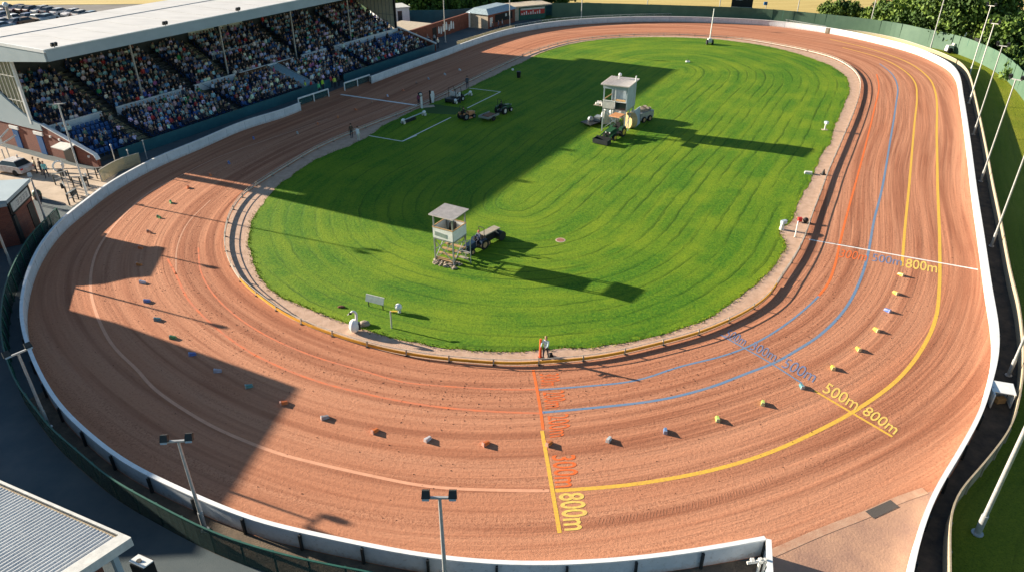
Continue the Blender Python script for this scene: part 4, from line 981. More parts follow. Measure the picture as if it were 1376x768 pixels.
flood_pole(276, 712, 592, 'twin-lamp floodlight between netting fence and wall above the ribbed shed roof', rz=.1)
flood_pole(600, 800, 668, 'twin-lamp floodlight in front of the bottom wall, standing alone', rz=0, r=.1)
flood_pole(1303, 100, 8, 'tallest floodlight pole where the far right bend ends, farthest of the close row', rz=2.3, heads=2, mt='off_white')
flood_pole(1302, 139, 32, 'second floodlight pole of the row along the right walkway', rz=2.3, heads=2, mt='off_white')
flood_pole(1308, 181, 62, 'third floodlight pole of the row along the right walkway', rz=2.3, heads=2)
flood_pole(1317.7, 244, 107, 'fourth floodlight pole of the row, blue lamps over the grass bank', rz=2.2, heads=2)
flood_pole(1332, 331, 0, 'floodlight pole beside the right wall near the white finish line, its top cut off', rz=2.2, h=10.4)
flood_pole(1355, 504, 0, 'floodlight pole standing just above the white walkway cover', rz=2.0, h=10.6)
flood_pole(1313, 716, 0, 'thick blue-footed floodlight pole on the shaded grass at bottom right', rz=2.0, h=10.6, r=.12)
for x, y, lab in ((1249.5, 68, 'leaning pale pole in front of the large round tree'), (1166.4, 45.5, 'pole behind the far wall left of the large trees'), (1068.6, 31.5, 'pole behind the far wall between the scoreboard and the dark bushes'), (965, 24, 'pole behind the far wall just left of the scoreboard'), (868.6, 22.3, 'pole behind the far wall above the far tower'), (781, 25.5, 'pole behind the far wall right of the green kiosk'), (685, 38.5, 'pole beside the brick office with blue roof'), (598.5, 57, 'pole in front of the long brick building with white figures')):
    flood_pole(x, y, 0, lab, rz=3.0, h=11.0, r=.10)
# white globe lamp in the car park
b = G(16, 33); o = root('lamp_post', b, 'cream lamp post with white globe among the parked cars', 'lamp post')
h = top_on(b, 0, 9); mb = MB(); mb.tube((0, 0, 0), (0, 0, h), .42, .24, n=10); mb.build('post', 'tan_roof', o, smooth=True); mb = MB(); mb.ball((0, 0, h+.35), .5); mb.build('globe', 'white_paint', o, smooth=True)
# ================================================================ TOWERS
def legs_frame(o, w, d, h, t=.09, mt='grey_metal'):
    for sx in (-1, 1):
        for sy in (-1, 1):
            mb = MB(); mb.box((sx*w/2, sy*d/2, h/2), (t, t, h)); mb.build('leg', mt, o)
mat('tower_roof', (.60, .54, .49), .7, var=.2)
def tower1():
    A = G(610, 357); ang = math.radians(-30); w, d, H = 1.75, 1.75, 4.0
    o = root('viewing_tower', A, 'open grey steel lookout tower with white side boards nearest the camera', 'tower', None, ang)
    # local frame: front corner at origin, tower extends to -x and +y
    off = Vector((-w/2, d/2, 0))
    def bx(name, c, s, mt, **k):
        mb = MB(); mb.box((c[0]+off.x, c[1]+off.y, c[2]), s, **k); return mb.build(name, mt, o)
    for sx in (-1, 1):
        for sy in (-1, 1): bx('leg', (sx*w/2, sy*d/2, H/2), (.10, .10, H), 'grey_metal')
    bx('platform', (0, 0, 2.0), (w+.12, d+.12, .09), 'grey_metal')
    for sy in (-1, 1): bx('side_board', (0, sy*(d/2+.06), 2.52), (w+.10, .04, .88), 'white_paint')
    for sx in (-1, 1): bx('side_board', (sx*(w/2+.07), 0, 2.52), (.04, d+.04, .88), 'white_paint')
    for sy in (-1, 1): bx('hand_rail', (0, sy*(d/2+.06), 2.995), (w+.2, .09, .06), 'timber')
    for sx in (-1, 1): bx('hand_rail', (sx*(w/2+.07), 0, 3.002), (.09, d+.04, .06), 'timber')
    bx('notice', (-.2, -(d/2+.09), 2.45), (1.1, .02, .34), 'plate_grey', ry=.08)
    bx('chair', (.1, .3, 2.6), (.5, .5, 1.0), 'black', taper=.8)
    mb = MB(); mb.box((off.x, off.y, H+.06), (w+.5, d+.5, .07), 0, None, rx=.03)
    for k in range(17): mb.box((off.x-(w+.45)/2+k*(w+.45)/16, off.y, H+.10), (.045, d+.48, .025), 0, None, rx=.03)
    mb.build('roof', 'tower_roof', o)
    for sy, z0, z1 in ((-1, .2, 1.9), (1, .2, 1.9)):
        mb = MB(); mb.bar((off.x-w/2, off.y+sy*d/2, z0), (off.x+w/2, off.y+sy*d/2, z1), .05); mb.bar((off.x+w/2, off.y+sy*d/2, z0), (off.x-w/2, off.y+sy*d/2, z1), .05); mb.build('brace', 'grey_metal', o)
    for sx in (-1, 1):
        mb = MB(); mb.bar((off.x+sx*w/2, off.y-d/2, .2), (off.x+sx*w/2, off.y+d/2, 1.9), .05); mb.bar((off.x+sx*w/2, off.y-d/2, 1.0), (off.x+sx*w/2, off.y+d/2, 1.0), .05); mb.build('brace', 'grey_metal', o)
    for k in range(4): bx('plank', (0, -.75+.48*k, .28+.20*k), (w+.1, .30, .06), 'timber')
    # handrail that runs out to the right
    mb = MB(); mb.bar((.05, .1, 1.9), (1.0, .9, 2.1), .05); mb.bar((1.0, .9, .0), (1.0, .9, 2.1), .06); mb.bar((.05, .9, 1.0), (1.0, .9, 1.0), .05); mb.bar((.1, .3, 1.5), (.95, .85, .2), .04); mb.build('stair_rail', 'pole_metal', o)
    mb = MB(); mb.box((.45, .75, .5), (.8, .3, .05)); mb.box((.45, .95, .9), (.8, .3, .05)); mb.build('stair_tread', 'timber_grey', o)
    # rubble footing
    s = root('stone_pile', G(603, 354), 'heap of broken stones round the foot of the nearest tower', 'stones', None, ang); mb = MB()
    for k in range(70):
        x = RNG.uniform(-1.25, 1.05); y = RNG.uniform(-.75, .35); mb.box((x, y, .06+RNG.uniform(0, .05)), (RNG.uniform(.1, .28), RNG.uniform(.1, .24), RNG.uniform(.10, .18)), RNG.uniform(0, 3), None, .7, rx=RNG.uniform(-.3, .3))
    st = mb.build('stones', 'stone', s); st['kind'] = 'stuff'
tower1()
def tower2():
    A = G(838, 181); ang = math.radians(-28); w, d, H = 2.75, 2.75, 5.6
    o = root('judge_tower', A, 'larger two level tower with closed grey side and slanted roof at the far lawn', 'tower', None, ang); off = Vector((-w/2, d/2, 0))
    def bx(name, c, s, mt, **k):
        mb = MB(); mb.box((c[0]+off.x, c[1]+off.y, c[2]), s, **k); return mb.build(name, mt, o)
    for sx in (-1, 1):
        for sy in (-1, 1): bx('leg', (sx*w/2, sy*d/2, H/2), (.13, .13, H), 'fascia')
    bx('platform', (0, 0, 2.75), (w+.16, d+.16, .12), 'grey_metal')
    bx('closed_side', (w/2+.09, 0, 4.2), (.05, d+.2, 2.75), 'panel_blue')
    bx('back_side', (0, d/2+.09, 4.0), (w, .05, 2.3), 'panel_blue')
    bx('front_board', (-.75, -(d/2+.09), 3.25), (1.35, .05, .85), 'off_white'); bx('window', (.75, -(d/2+.08), 3.28), (1.3, .04, .86), 'glass_dark')
    bx('front_rail', (0, -(d/2+.10), 3.74), (w+.1, .09, .08), 'white_paint'); bx('mullion', (.05, -(d/2+.11), 4.2), (.09, .09, 2.1), 'white_paint')
    bx('lintel', (0, -(d/2+.10), 5.3), (w+.2, .08, .34), 'fascia'); bx('side_rail', (-(w/2+.08), 0, 3.74), (.09, d, .08), 'timber')
    bx('desk', (.2, .1, 3.45), (1.8, .7, .08), 'timber')
    mb = MB(); mb.box((off.x, off.y, H+.08), (w+.7, d+.7, .10), 0, None, rx=.05, ry=-.02)
    for k in range(11): mb.box((off.x-(w+.6)/2+k*(w+.6)/10, off.y, H+.15), (.05, d+.66, .03), 0, None, rx=.05, ry=-.02)
    mb.build('roof', 'tower_roof', o)
    mb = MB(); mb.tube((off.x-.5, off.y+.9, H+.1), (off.x-.5, off.y+.9, H+.55), .06); mb.ball((off.x-.4, off.y+.9, H+.65), .2); mb.build('roof_vent', 'white_paint', o, smooth=True)
    mb = MB(); mb.tube((off.x+w/2+.3, off.y+.6, H), (off.x+w/2+.3, off.y+.6, H+.8), .07); mb.build('aerial', 'white_paint', o, smooth=True)
    # side shelf with gear
    bx('side_shelf', (-(w/2+.8), .1, 2.72), (1.5, 1.4, .08), 'timber_grey')
    mb = MB()
    for k in range(12): mb.box((off.x-(w/2+.8)+RNG.uniform(-.6, .6), off.y+.1+RNG.uniform(-.55, .55), 2.86), (.3, .26, .2), RNG.uniform(0, 3))
    mb.build('shelf_load', 'off_white', o)
    for sy in (-1, 1):
        mb = MB(); mb.bar((off.x-w/2, off.y+sy*d/2, .3), (off.x+w/2, off.y+sy*d/2, 2.6), .06); mb.bar((off.x+w/2, off.y+sy*d/2, .3), (off.x-w/2, off.y+sy*d/2, 2.6), .06); mb.build('brace', 'fascia', o)
    mb = MB(); mb.bar((off.x+w/2, off.y-d/2, .3), (off.x+w/2, off.y+d/2, 2.6), .06); mb.bar((off.x+w/2, off.y, 0), (off.x+w/2, off.y, 2.7), .08); mb.build('brace', 'fascia', o)
    return o
tower2()
p = G(824, 163)
o = root('fertiliser_sack', p, 'bulging white bulk sack standing left inside the far tower frame', 'sack', 'bulk sacks under the far tower'); mb = MB(); mb.ball((0, 0, .85), .85, None, 14, 10, (.75, .75, 1.0)); mb.box((0, 0, .35), (1.1, 1.1, .7), .3); mb.build('bag', 'off_white', o, smooth=True); mb = MB(); mb.tube((0, 0, 1.6), (0, 0, 1.95), .12, .2); mb.build('neck', 'off_white', o)
o2 = copy_tree(o); o2.location = G(813, 166); o2.scale = (.85, .85, 1.1); o2['label'] = 'taller grey-white bulk sack at the outer left of the far tower'
o3 = copy_tree(o); o3.location = G(836, 158); o3.scale = (.9, .9, .9); o3['label'] = 'smaller white bulk sack behind the others under the far tower'
p = G(846, 172); o = root('straw_bale', p, 'round tan straw bale on edge at the right foot of the far tower', 'bale', None, .45); mb = MB(); mb.tube((-.4, 0, .95), (.4, 0, .95), .95, n=28); mb.build('bale', 'bale', o); mb = MB(); mb.tube((-.43, 0, .95), (.43, 0, .95), .3, n=16); mb.build('core', 'timber', o)
p = G(852, 172); o = root('board', p, 'upright grey panel leaning beside the straw bale', 'board', None, 1.1); mb = MB(); mb.box((.9, 0, 1.05), (2.0, .08, 2.1), 0, None, rx=-.08); mb.build('sheet', 'panel_blue', o)
# ================================================================ GROUNDS MACHINES
def wheel(o, x, y, r, w, rim='yellow'):
    mb = MB(); n = 20; mb.tube((x-w/2, y, r), (x+w/2, y, r), r, n=n); t = mb.build('wheel', 'rubber', o, smooth=True)
    mb = MB(); mb.tube((x-w/2-.012, y, r), (x+w/2+.012, y, r), r*.55, n=16); mb.build('rim', rim, t, smooth=True)
def tractor(loc, rz, body, label, rim='orange', s=1.0, deck=False, roll=False, loader=False, canopy=None):
    o = root('ride_on_tractor', loc, label, 'tractor', 'grounds tractors on the lawn', rz); o.scale = (s, s, s)
    mb = MB(); mb.hexa([(-.33, .35, .45), (.33, .35, .45), (.30, 1.45, .45), (-.30, 1.45, .45)], [(-.30, .35, 1.0), (.30, .35, 1.0), (.24, 1.35, .88), (-.24, 1.35, .88)]); hd = mb.build('bonnet', body, o)
    mb = MB(); mb.box((0, 1.43, .68), (.42, .04, .34)); mb.build('grille', 'black', hd)
    for k in (-.2, .2): m2 = MB(); m2.tube((k, 1.44, .80), (k, 1.475, .80), .06); m2.build('headlight', 'white_paint', hd)
    mb = MB(); mb.box((0, .2, .38), (.5, 2.1, .18)); mb.box((0, -.1, .42), (.9, .8, .08)); mb.build('chassis', 'dark_metal', o)
    for k in (-1, 1): mb = MB(); mb.hexa([(k*.36, -.85, .6), (k*.66, -.85, .6), (k*.66, .0, .6), (k*.36, .0, .6)], [(k*.36, -.75, .95), (k*.66, -.75, .95), (k*.66, -.1, .95), (k*.36, -.1, .95)]); mb.build('mudguard', body, o)
    for k in (-1, 1): wheel(o, k*.55, -.45, .48, .28, rim); wheel(o, k*.48, 1.05, .30, .2, rim)
    mb = MB(); mb.box((0, -.35, .78), (.46, .45, .12)); mb.box((0, -.58, 1.02), (.46, .10, .42), 0, None, rx=.12); mb.build('seat', 'black', o)
    mb = MB(); mb.tube((0, .38, .9), (0, .15, 1.2), .03)
    for k in range(12):
        a, b = 2*math.pi*k/12, 2*math.pi*(k+1)/12; mb.tube((.18*math.cos(a), .13+.10*math.sin(a), 1.22+.14*math.sin(a)), (.18*math.cos(b), .13+.10*math.sin(b), 1.22+.14*math.sin(b)), .018, n=6)
    mb.build('steering_wheel', 'black', o)
    mb = MB()
    for k in (-.3, .3): mb.tube((k, -.75, .8), (k, -.75, 1.9), .03, n=8)
    mb.tube((-.3, -.75, 1.9), (.3, -.75, 1.9), .03, n=8); mb.build('roll_bar', 'dark_metal', o)
    if deck: mb = MB(); mb.box((0, .3, .22), (1.3, .8, .16), 0, None, .9); mb.build('mower_deck', body, o)
    if canopy:
        mb = MB(); mb.box((0, -.2, 2.0), (1.1, 1.3, .08), 0, None, .92); mb.build('canopy', canopy, o)
    if loader:
        mb = MB()
        for k in (-1, 1): mb.bar((k*.45, .2, .9), (k*.5, 1.9, .55), .07, .1); mb.bar((k*.5, 1.9, .55), (k*.5, 2.3, .2), .07, .1)
        mb.build('loader_arm', body, o); mb = MB(); mb.box((0, 2.5, .12), (1.5, .7, .04)); mb.box((0, 2.15, .36), (1.5, .05, .5)); mb.box((-.74, 2.5, .3), (.04, .7, .4)); mb.box((.74, 2.5, .3), (.04, .7, .4)); mb.box((0, 2.85, .3), (1.5, .05, .4)); mb.build('bucket', 'dark_metal', o)
    return o
def driver(loc, rz, col, hair, label, s=1.0, sc=.95):
    R = Matrix.Rotation(rz, 3, 'Z'); p = Vector(loc)+R @ Vector((0, -.36, .31))*s
    return person(DRIVE, 'dr', p, rz, col, hair, label, 'person', None, cap=True, sc=sc)
mat('navy_paint', (.012, .03, .06), .4)
def head(x0, y0, x1, y1):
    a, b = G(x0, y0), G(x1, y1); return math.atan2(b.y-a.y, b.x-a.x)-math.pi/2
t = G(640, 335); rz = head(655, 326, 636, 336); tractor(t, rz, 'navy_paint', 'dark blue tractor parked behind the nearest tower', 'timber', .92)
driver(t, rz, (.03, .05, .12), 'helmet', 'person in dark clothing and pink-red helmet driving beside nearest tower', .92)
# roller drawn behind it
p = G(655, 326); o = root('lawn_roller', p, 'long grey roller frame hitched to the tractor behind the nearest tower', 'roller', None, head(640, 334, 663, 322))
mb = MB(); mb.tube((-.75, 1.1, .42), (.75, 1.1, .42), .40, n=24); mb.build('drum', 'dark_metal', o, smooth=True); mb = MB(); mb.box((0, .3, .98), (.7, 1.9, .10)); mb.bar((-.7, 1.1, .42), (-.35, .6, .95), .07); mb.bar((.7, 1.1, .42), (.35, .6, .95), .07); mb.build('frame', 'timber_grey', o); mb = MB(); mb.box((0, .2, .6), (.66, 1.5, .62)); mb.build('hopper', 'black', o)
for k in (-1, 1): wheel(o, k*.45, -.45, .28, .16, 'timber')
t = G(626, 160); rz = head(615, 160, 640, 153); tractor(t, rz, 'dull_orange', 'small orange ride-on mower facing right inside the white lawn lines', 'grey_metal', .92, deck=True)
driver(t, rz, (.02, .02, .025), 'hair_black', 'person in black riding the small orange mower', .92)
t = G(676, 152); rz = head(665, 156, 684, 148); tractor(t, rz, 'tractor_green', 'dark green tractor pulling the low flat trailer on the shaded lawn', 'off_white', 1.0)
driver(t, rz, (.02, .022, .03), 'hair_black', 'person in dark clothes seated on the green tractor with flat trailer')
p = G(657, 161); o = root('flat_trailer', p, 'low flat trailer loaded with soil behind the dark green tractor', 'trailer', None, rz)
mb = MB(); mb.box((0, 0, .48), (1.5, 2.3, .08)); mb.box((-.74, 0, .6), (.04, 2.3, .2)); mb.box((.74, 0, .6), (.04, 2.3, .2)); mb.box((0, -1.14, .6), (1.5, .04, .2)); mb.build('bed', 'grey_metal', o); mb = MB(); mb.box((0, .1, .58), (1.2, 1.8, .14), 0, None, .8); mb.build('load', 'brown_board', o); mb = MB(); mb.bar((0, 1.1, .45), (0, 1.9, .45), .08); mb.build('drawbar', 'dark_metal', o)
for k in (-1, 1): wheel(o, k*.8, -.1, .3, .18, 'dark_metal')
# green loader tractor in front of the far tower
t = G(826, 184); rz = head(832, 177, 812, 188); tractor(t, rz, 'tractor_green', 'green loader tractor with orange canopy and front bucket before the far tower', 'yellow', 1.25, loader=True, canopy='dull_orange')
p = G(800, 166); o = root('flat_trailer', p, 'dark low trailer with a bundle left of the far tower', 'trailer', None, head(790, 170, 812, 163)); mb = MB(); mb.box((0, 0, .35), (1.7, 3.6, .10)); mb.build('bed', 'dark_metal', o)
mb = MB(); mb.box((.2, .3, .65), (.8, 1.0, .5), .3); mb.ball((-.3, -.6, .6), .35); mb.build('load', 'grey_metal', o)
for k in (-1, 1): wheel(o, k*.85, .3, .3, .18, 'dark_metal')
p = G(862, 162); o = root('box_trailer', p, 'high sided trailer stacked with crates right of the far tower', 'trailer', None, head(852, 163, 868, 158)); mb = MB(); mb.box((0, 0, .8), (1.6, 2.6, .9)); mb.build('bed', 'grey_metal', o); mb = MB()
for k in range(14): mb.box((RNG.uniform(-.6, .6), RNG.uniform(-1.0, 1.0), 1.4), (.4, .35, .35), RNG.uniform(0, 1))
mb.build('load', 'stone', o)
for k in (-1, 1):
    wheel(o, k*.82, .5, .38, .2, 'timber'); wheel(o, k*.82, -.6, .38, .2, 'timber')
# utility cart beside the rail
t = G(611, 137); rz = head(600, 138, 622, 130); o = root('utility_cart', t, 'dark open utility cart with pale seats parked by the rail on the shaded lawn', 'cart', None, rz); 
mb = MB(); mb.box((0, 0, .5), (1.3, 2.6, .35)); mb.hexa([(-.6, .8, .65), (.6, .8, .65), (.55, 1.3, .65), (-.55, 1.3, .65)], [(-.6, .8, 1.0), (.6, .8, 1.0), (.5, 1.2, .8), (-.5, 1.2, .8)]); mb.build('body', 'dark_metal', o)
for k in (-.33, .33): mb = MB(); mb.box((k, .1, .85), (.5, .5, .16)); mb.box((k, -.2, 1.15), (.5, .12, .5)); mb.build('seat', 'off_white', o)
mb = MB()
for sx in (-.6, .6):
    mb.tube((sx, .85, .9), (sx, .6, 1.9), .03, n=8); mb.tube((sx, -.5, .7), (sx, -.5, 1.9), .03, n=8); mb.tube((sx, .6, 1.9), (sx, -.5, 1.9), .03, n=8)
mb.build('roll_cage', 'black', o)
for k in (-1, 1):
    wheel(o, k*.62, .9, .32, .2, 'off_white'); wheel(o, k*.62, -.85, .32, .2, 'off_white')
def boom(x0, y0, x1, y1, label):
    a, b = G(x0, y0), G(x1, y1); o = root('line_marker_boom', a, label, 'boom', 'wheeled booms on the shaded lawn'); d = b-a; L = d.length; o.rotation_euler = (0, 0, math.atan2(d.y, d.x))
    mb = MB(); mb.tube((0, 0, .45), (L, 0, .5), .07); mb.build('bar', 'fascia', o, smooth=True)
    mb = MB(); mb.box((L*.3, 0, .22), (L*.5, .35, .3)); mb.build('tray', 'dark_metal', o)
    for k, s in ((0, 1), (1, 1)):
        mb = MB(); mb.ball((L*k, 0, .5), .2, None, 10, 8, (1.5, 1, 1)); mb.build('end_cap', 'white_paint', o, smooth=True)
        for sy in (-.2, .2): mb = MB(); mb.tube((L*k, sy-.04, .2), (L*k, sy+.04, .2), .2, n=14); mb.build('wheel', 'off_white', o)
boom(542, 167, 570, 156, 'wheeled boom with white ends lying left of the finish posts'); boom(612, 140, 632, 129, 'wheeled boom with one white tip stretching right from the utility cart')
# finish posts
p = G(567, 146); o = root('finish_post', p, 'white finish post topped by a round black and white signal', 'post'); h = top_on(p, 0, 129); mb = MB(); mb.box((0, 0, h/2), (.24, .24, h)); mb.build('post', 'white_paint', o); mb = MB(); mb.ball((-.1, 0, h+.2), .3, None, 12, 8); mb.build('signal', 'black', o, smooth=True); mb = MB(); mb.ball((-.05, -.15, h+.22), .2); mb.build('lens', 'off_white', o, smooth=True)
p = G(582, 141); o = root('winning_post', p, 'white winning post board with dark figure-like back beside the rail', 'post'); h = top_on(p, 0, 122); mb = MB(); mb.hexa([(-.12, -.1, .3), (.12, -.1, .3), (.12, .1, .3), (-.12, .1, .3)], [(-.3, -.12, h*.75), (.25, -.12, h*.75), (.25, .12, h*.75), (-.3, .12, h*.75)]); mb.box((0, 0, h*.86), (.45, .22, h*.22), 0, None, .6); mb.build('board', 'white_paint', o); mb = MB(); mb.box((-.35, .05, h*.55), (.2, .15, h*.9)); mb.build('backing', 'black', o)
p = G(574, 144); o = root('slab', p, 'pale threshold slab at the lawn gap by the finish posts', 'slab'); mb = MB(); mb.box((0, 0, .06), (1.9, .9, .08), .3); mb.build('slab', 'concrete', o)
wf2 = field('worn_grass_strip', px([(566, 143), (585, 141), (622, 146), (612, 155), (575, 153)]), .058, 'meadow')
# people on the grounds
person(COAT, 'co', G(482, 190), -.5, (.80, .84, .86), 'hair_brown', 'person in long pale coat standing on the grass by the rail', 'person')
person(STAND, 'st', G(473, 186), .6, (.09, .06, .04), 'hair_black', 'person in brown jacket close left of the pale coat', 'person')
person(STAND, 'st', G(563, 143), .8, (.25, .05, .10), 'hair_black', 'person in dark red top on the track beside the finish post', 'person')
person(STAND, 'st', G(628, 119), .2, (.05, .07, .10), 'hair_black', 'person in dark coat leaning at the rail above the white lawn corner', 'person')
person(REACH, 're', G(618, 139), 1.0, (.60, .62, .62), 'hair_grey', 'person in white shirt bending over the utility cart', 'person')
p = G(697, 105); o = root('bin', p, 'small black bin on the shaded lawn near the rail', 'bin'); mb = MB(); mb.tube((0, 0, 0), (0, 0, .9), .26, .33, n=16); mb.build('body', 'black', o, smooth=True); mb = MB(); mb.tube((0, 0, .9), (0, 0, .97), .36, .30, n=16); mb.build('lid', 'dark_metal', o)
p = G(689, 95); o = root('marker_box', p, 'tiny white box on the grass edge beyond the black bin', 'box'); mb = MB(); mb.box((0, 0, .15), (.35, .3, .26), .3, None, .8); mb.build('box', 'white_paint', o)
p = G(924, 84); o = root('sprinkler', p, 'little white and dark sprinkler head on the sunny far lawn', 'sprinkler'); mb = MB(); mb.box((0, 0, .12), (.6, .5, .16)); mb.build('base', 'white_paint', o); mb = MB(); mb.tube((0, 0, .2), (0, .1, .42), .12, .05); mb.build('nozzle', 'dark_metal', o)
p = G(753, 323.5); o = root('manhole', p, 'round reddish manhole cover in the sunny lawn right of the nearest tower', 'manhole'); mb = MB(); mb.tube((0, 0, .02), (0, 0, .07), .32, n=24); mb.build('cover', 'manhole', o); mb = MB(); mb.tube((0, 0, .02), (0, 0, .06), .42, n=24); mb.build('rim', 'concrete', o)
# mast on its cart
p = G(953, 60); o = root('mobile_mast', p, 'tall thin white mast on a small wheeled cart at the far end of the lawn', 'mast'); h = top_on(p, 0, 12); mb = MB(); mb.tube((0, 0, .9), (.05, 0, h), .10, .07); mb.build('mast', 'white_paint', o, smooth=True); mb = MB(); mb.box((0, 0, .7), (.9, .7, .7), 0, None, .7); mb.build('cabinet', 'off_white', o)
for k in (-1, 1): wheel(o, k*.5, -.2, .42, .2, 'dark_metal')
# swan, sign board, ball lamp near the bottom of the lawn
p = G(477, 446); o = root('swan_statue', p, 'white swan figure with curved neck on the sand verge', 'statue'); mb = MB(); mb.ball((0, 0, .52), .40, None, 18, 12, (.85, 1.0, 1.25)); mb.build('body', 'white_paint', o, smooth=True)
mb = MB(); pts = [(.18, 0, .85), (.22, 0, 1.15), (.24, 0, 1.45), (.16, 0, 1.62), (.02, -.02, 1.66), (-.10, -.04, 1.58)]
for i, (a, b) in enumerate(zip(pts, pts[1:])): mb.tube(a, b, .10-.008*i, .10-.008*(i+1), n=12); mb.ball(b, .092-.008*i, None, 10, 6)
mb.build('neck', 'white_paint', o, smooth=True); mb = MB(); mb.ball((-.13, -.05, 1.53), .105, None, 12, 8, (1.2, .9, .9)); hd = mb.build('head', 'black', o, smooth=True); mb = MB(); mb.tube((-.2, -.06, 1.5), (-.34, -.09, 1.42), .05, .015); mb.build('beak', 'off_white', hd)
mb = MB(); mb.box((.34, .05, .5), (.14, .3, .5), .2, None, .8); mb.build('wing', 'dark_metal', o)
p = G(490, 437); o = root('rock', p, 'pale pinkish rock lying right of the white swan', 'rock'); mb = MB(); mb.ball((0, 0, .15), .34, None, 9, 6, (1.2, .8, .7)); mb.box((-.18, -.2, .15), (.25, .2, .3), .5, None, .6); mb.build('rock', 'stone', o)
p = G(459, 413.5); o = root('clod_of_turf', p, 'dark turned clod of earth on the grass above the swan', 'turf'); mb = MB(); mb.ball((0, 0, .08), .2, None, 8, 5, (1.5, .7, .6)); mb.build('earth', 'clod', o)
a, b = G(493, 412), G(517, 418); o = root('sign_board', a, 'low plain grey-green board raised over the grass near the swan', 'board', None, math.atan2((b-a).y, (b-a).x)); L = (b-a).length; mb = MB(); mb.box((L/2, 0, .78), (L, .05, .50), 0, None, rx=-.35); mb.build('panel', 'plate_grey', o); mb = MB(); mb.box((L/2, .09, 1.03), (L, .05, .04)); mb.build('edge', 'off_white', o)
for k in (.15, L-.15): mb = MB(); mb.bar((k, .05, 0), (k, .05, .75), .05); mb.build('leg', 'dark_metal', o)
p = G(526.5, 441); o = root('ball_post', p, 'slim grey post standing below the white ball lamp', 'post'); h = top_on(p, 0, 418); mb = MB(); mb.tube((0, 0, 0), (.02, 0, h), .055); mb.build('post', 'pole_metal', o, smooth=True); mb = MB(); mb.box((.22, .06, h-.03), (.5, .14, .05)); mb.build('arm', 'yellow', o)
p = G(537, 420); o = root('ball_lamp', p, 'white ball lamp on a low base beside the slim grey post', 'lamp'); mb = MB(); mb.ball((-.05, 0, .48), .26); mb.build('globe', 'white_paint', o, smooth=True); mb = MB(); mb.tube((0, 0, 0), (0, 0, .3), .12, .09); mb.build('base', 'off_white', o)
# figure and orange post at the bottom rail
p = G(726, 481); o = root('marker_post', p, 'orange-red post standing against the bottom rail', 'post'); h = top_on(p, 0, 455); mb = MB(); mb.tube((0, 0, 0), (0, 0, h), .10, .07, n=12); mb.build('post', 'orange', o, smooth=True); mb = MB(); mb.box((0, 0, .05), (.25, .25, .08)); mb.build('foot', 'dark_metal', o)
person(REACH, 're', G(733, 482), math.pi*.85, (.50, .64, .66), 'hair_fair', 'person in pale blue shirt leaning over the bottom rail beside the orange post')
p = G(740, 479); o = root('kit_bag', p, 'small black pointed bag on the verge right of the orange post', 'bag'); mb = MB(); mb.box((0, 0, .16), (.34, .3, .30), .3, None, .45); mb.build('bag', 'black', o); mb = MB(); mb.tube((-.1, 0, .3), (.1, 0, .32), .03); mb.build('handle', 'dark_metal', o)
# things on the right verge
p = G(1108, 175); o = root('camera_post', p, 'small grey camera post at the upper right edge of the lawn', 'post'); mb = MB(); mb.tube((0, 0, 0), (0, 0, .8), .09); mb.build('post', 'off_white', o, smooth=True); mb = MB(); mb.box((.0, -.1, .95), (.3, .45, .28), .4); mb.build('housing', 'fascia', o); mb = MB(); mb.box((0, 0, .04), (.7, .5, .06)); mb.build('base', 'concrete', o)
p = G(1086, 234); o = root('ground_box', p, 'low pale cable box on the grass edge halfway up the right side', 'box'); mb = MB(); mb.box((0, 0, .14), (.8, .45, .26), -.3, None, .85); mb.build('box', 'off_white', o)
p = G(1106, 235); o = root('traffic_cone', p, 'small black cone on the right sand verge', 'cone'); mb = MB(); mb.tube((0, 0, .05), (0, 0, .6), .2, .04, n=14); mb.build('cone', 'black', o, smooth=True); mb = MB(); mb.box((0, 0, .03), (.5, .5, .05)); mb.build('base', 'black', o)
p = G(1050, 309); o = root('turret_camera', p, 'pale blue-grey swivel camera on a squat stand by the lawn notch', 'camera'); mb = MB(); mb.tube((0, 0, 0), (0, 0, .6), .22, .14); mb.build('stand', 'off_white', o, smooth=True); mb = MB(); mb.box((.05, -.05, .78), (.5, .3, .3), .5); mb.build('body', 'panel_blue', o); mb = MB(); mb.tube((.2, .1, .8), (.42, .22, .82), .09); mb.build('lens', 'dark_metal', o)
p = G(1068, 319); o = root('distance_post', p, 'thin white post in the sand of the right verge', 'post'); h = top_on(p, 0, 297); mb = MB(); mb.tube((0, 0, 0), (0, 0, h), .05); mb.build('post', 'white_paint', o, smooth=True); mb = MB(); mb.box((0, 0, .03), (.2, .2, .05)); mb.build('foot', 'concrete', o)
p = G(1074, 299); o = root('red_box', p, 'small red box beside the thin white post', 'box'); mb = MB(); mb.box((0, 0, .3), (.34, .3, .34)); mb.build('box', 'red', o); mb = MB(); mb.tube((0, 0, 0), (0, 0, .13), .05); mb.build('leg', 'dark_metal', o)
p = G(1082, 300); o = root('black_box', p, 'small black round box between the red box and the rail', 'box'); mb = MB(); mb.ball((0, 0, .3), .24); mb.tube((0, 0, 0), (0, 0, .2), .12); mb.build('case', 'black', o, smooth=True)
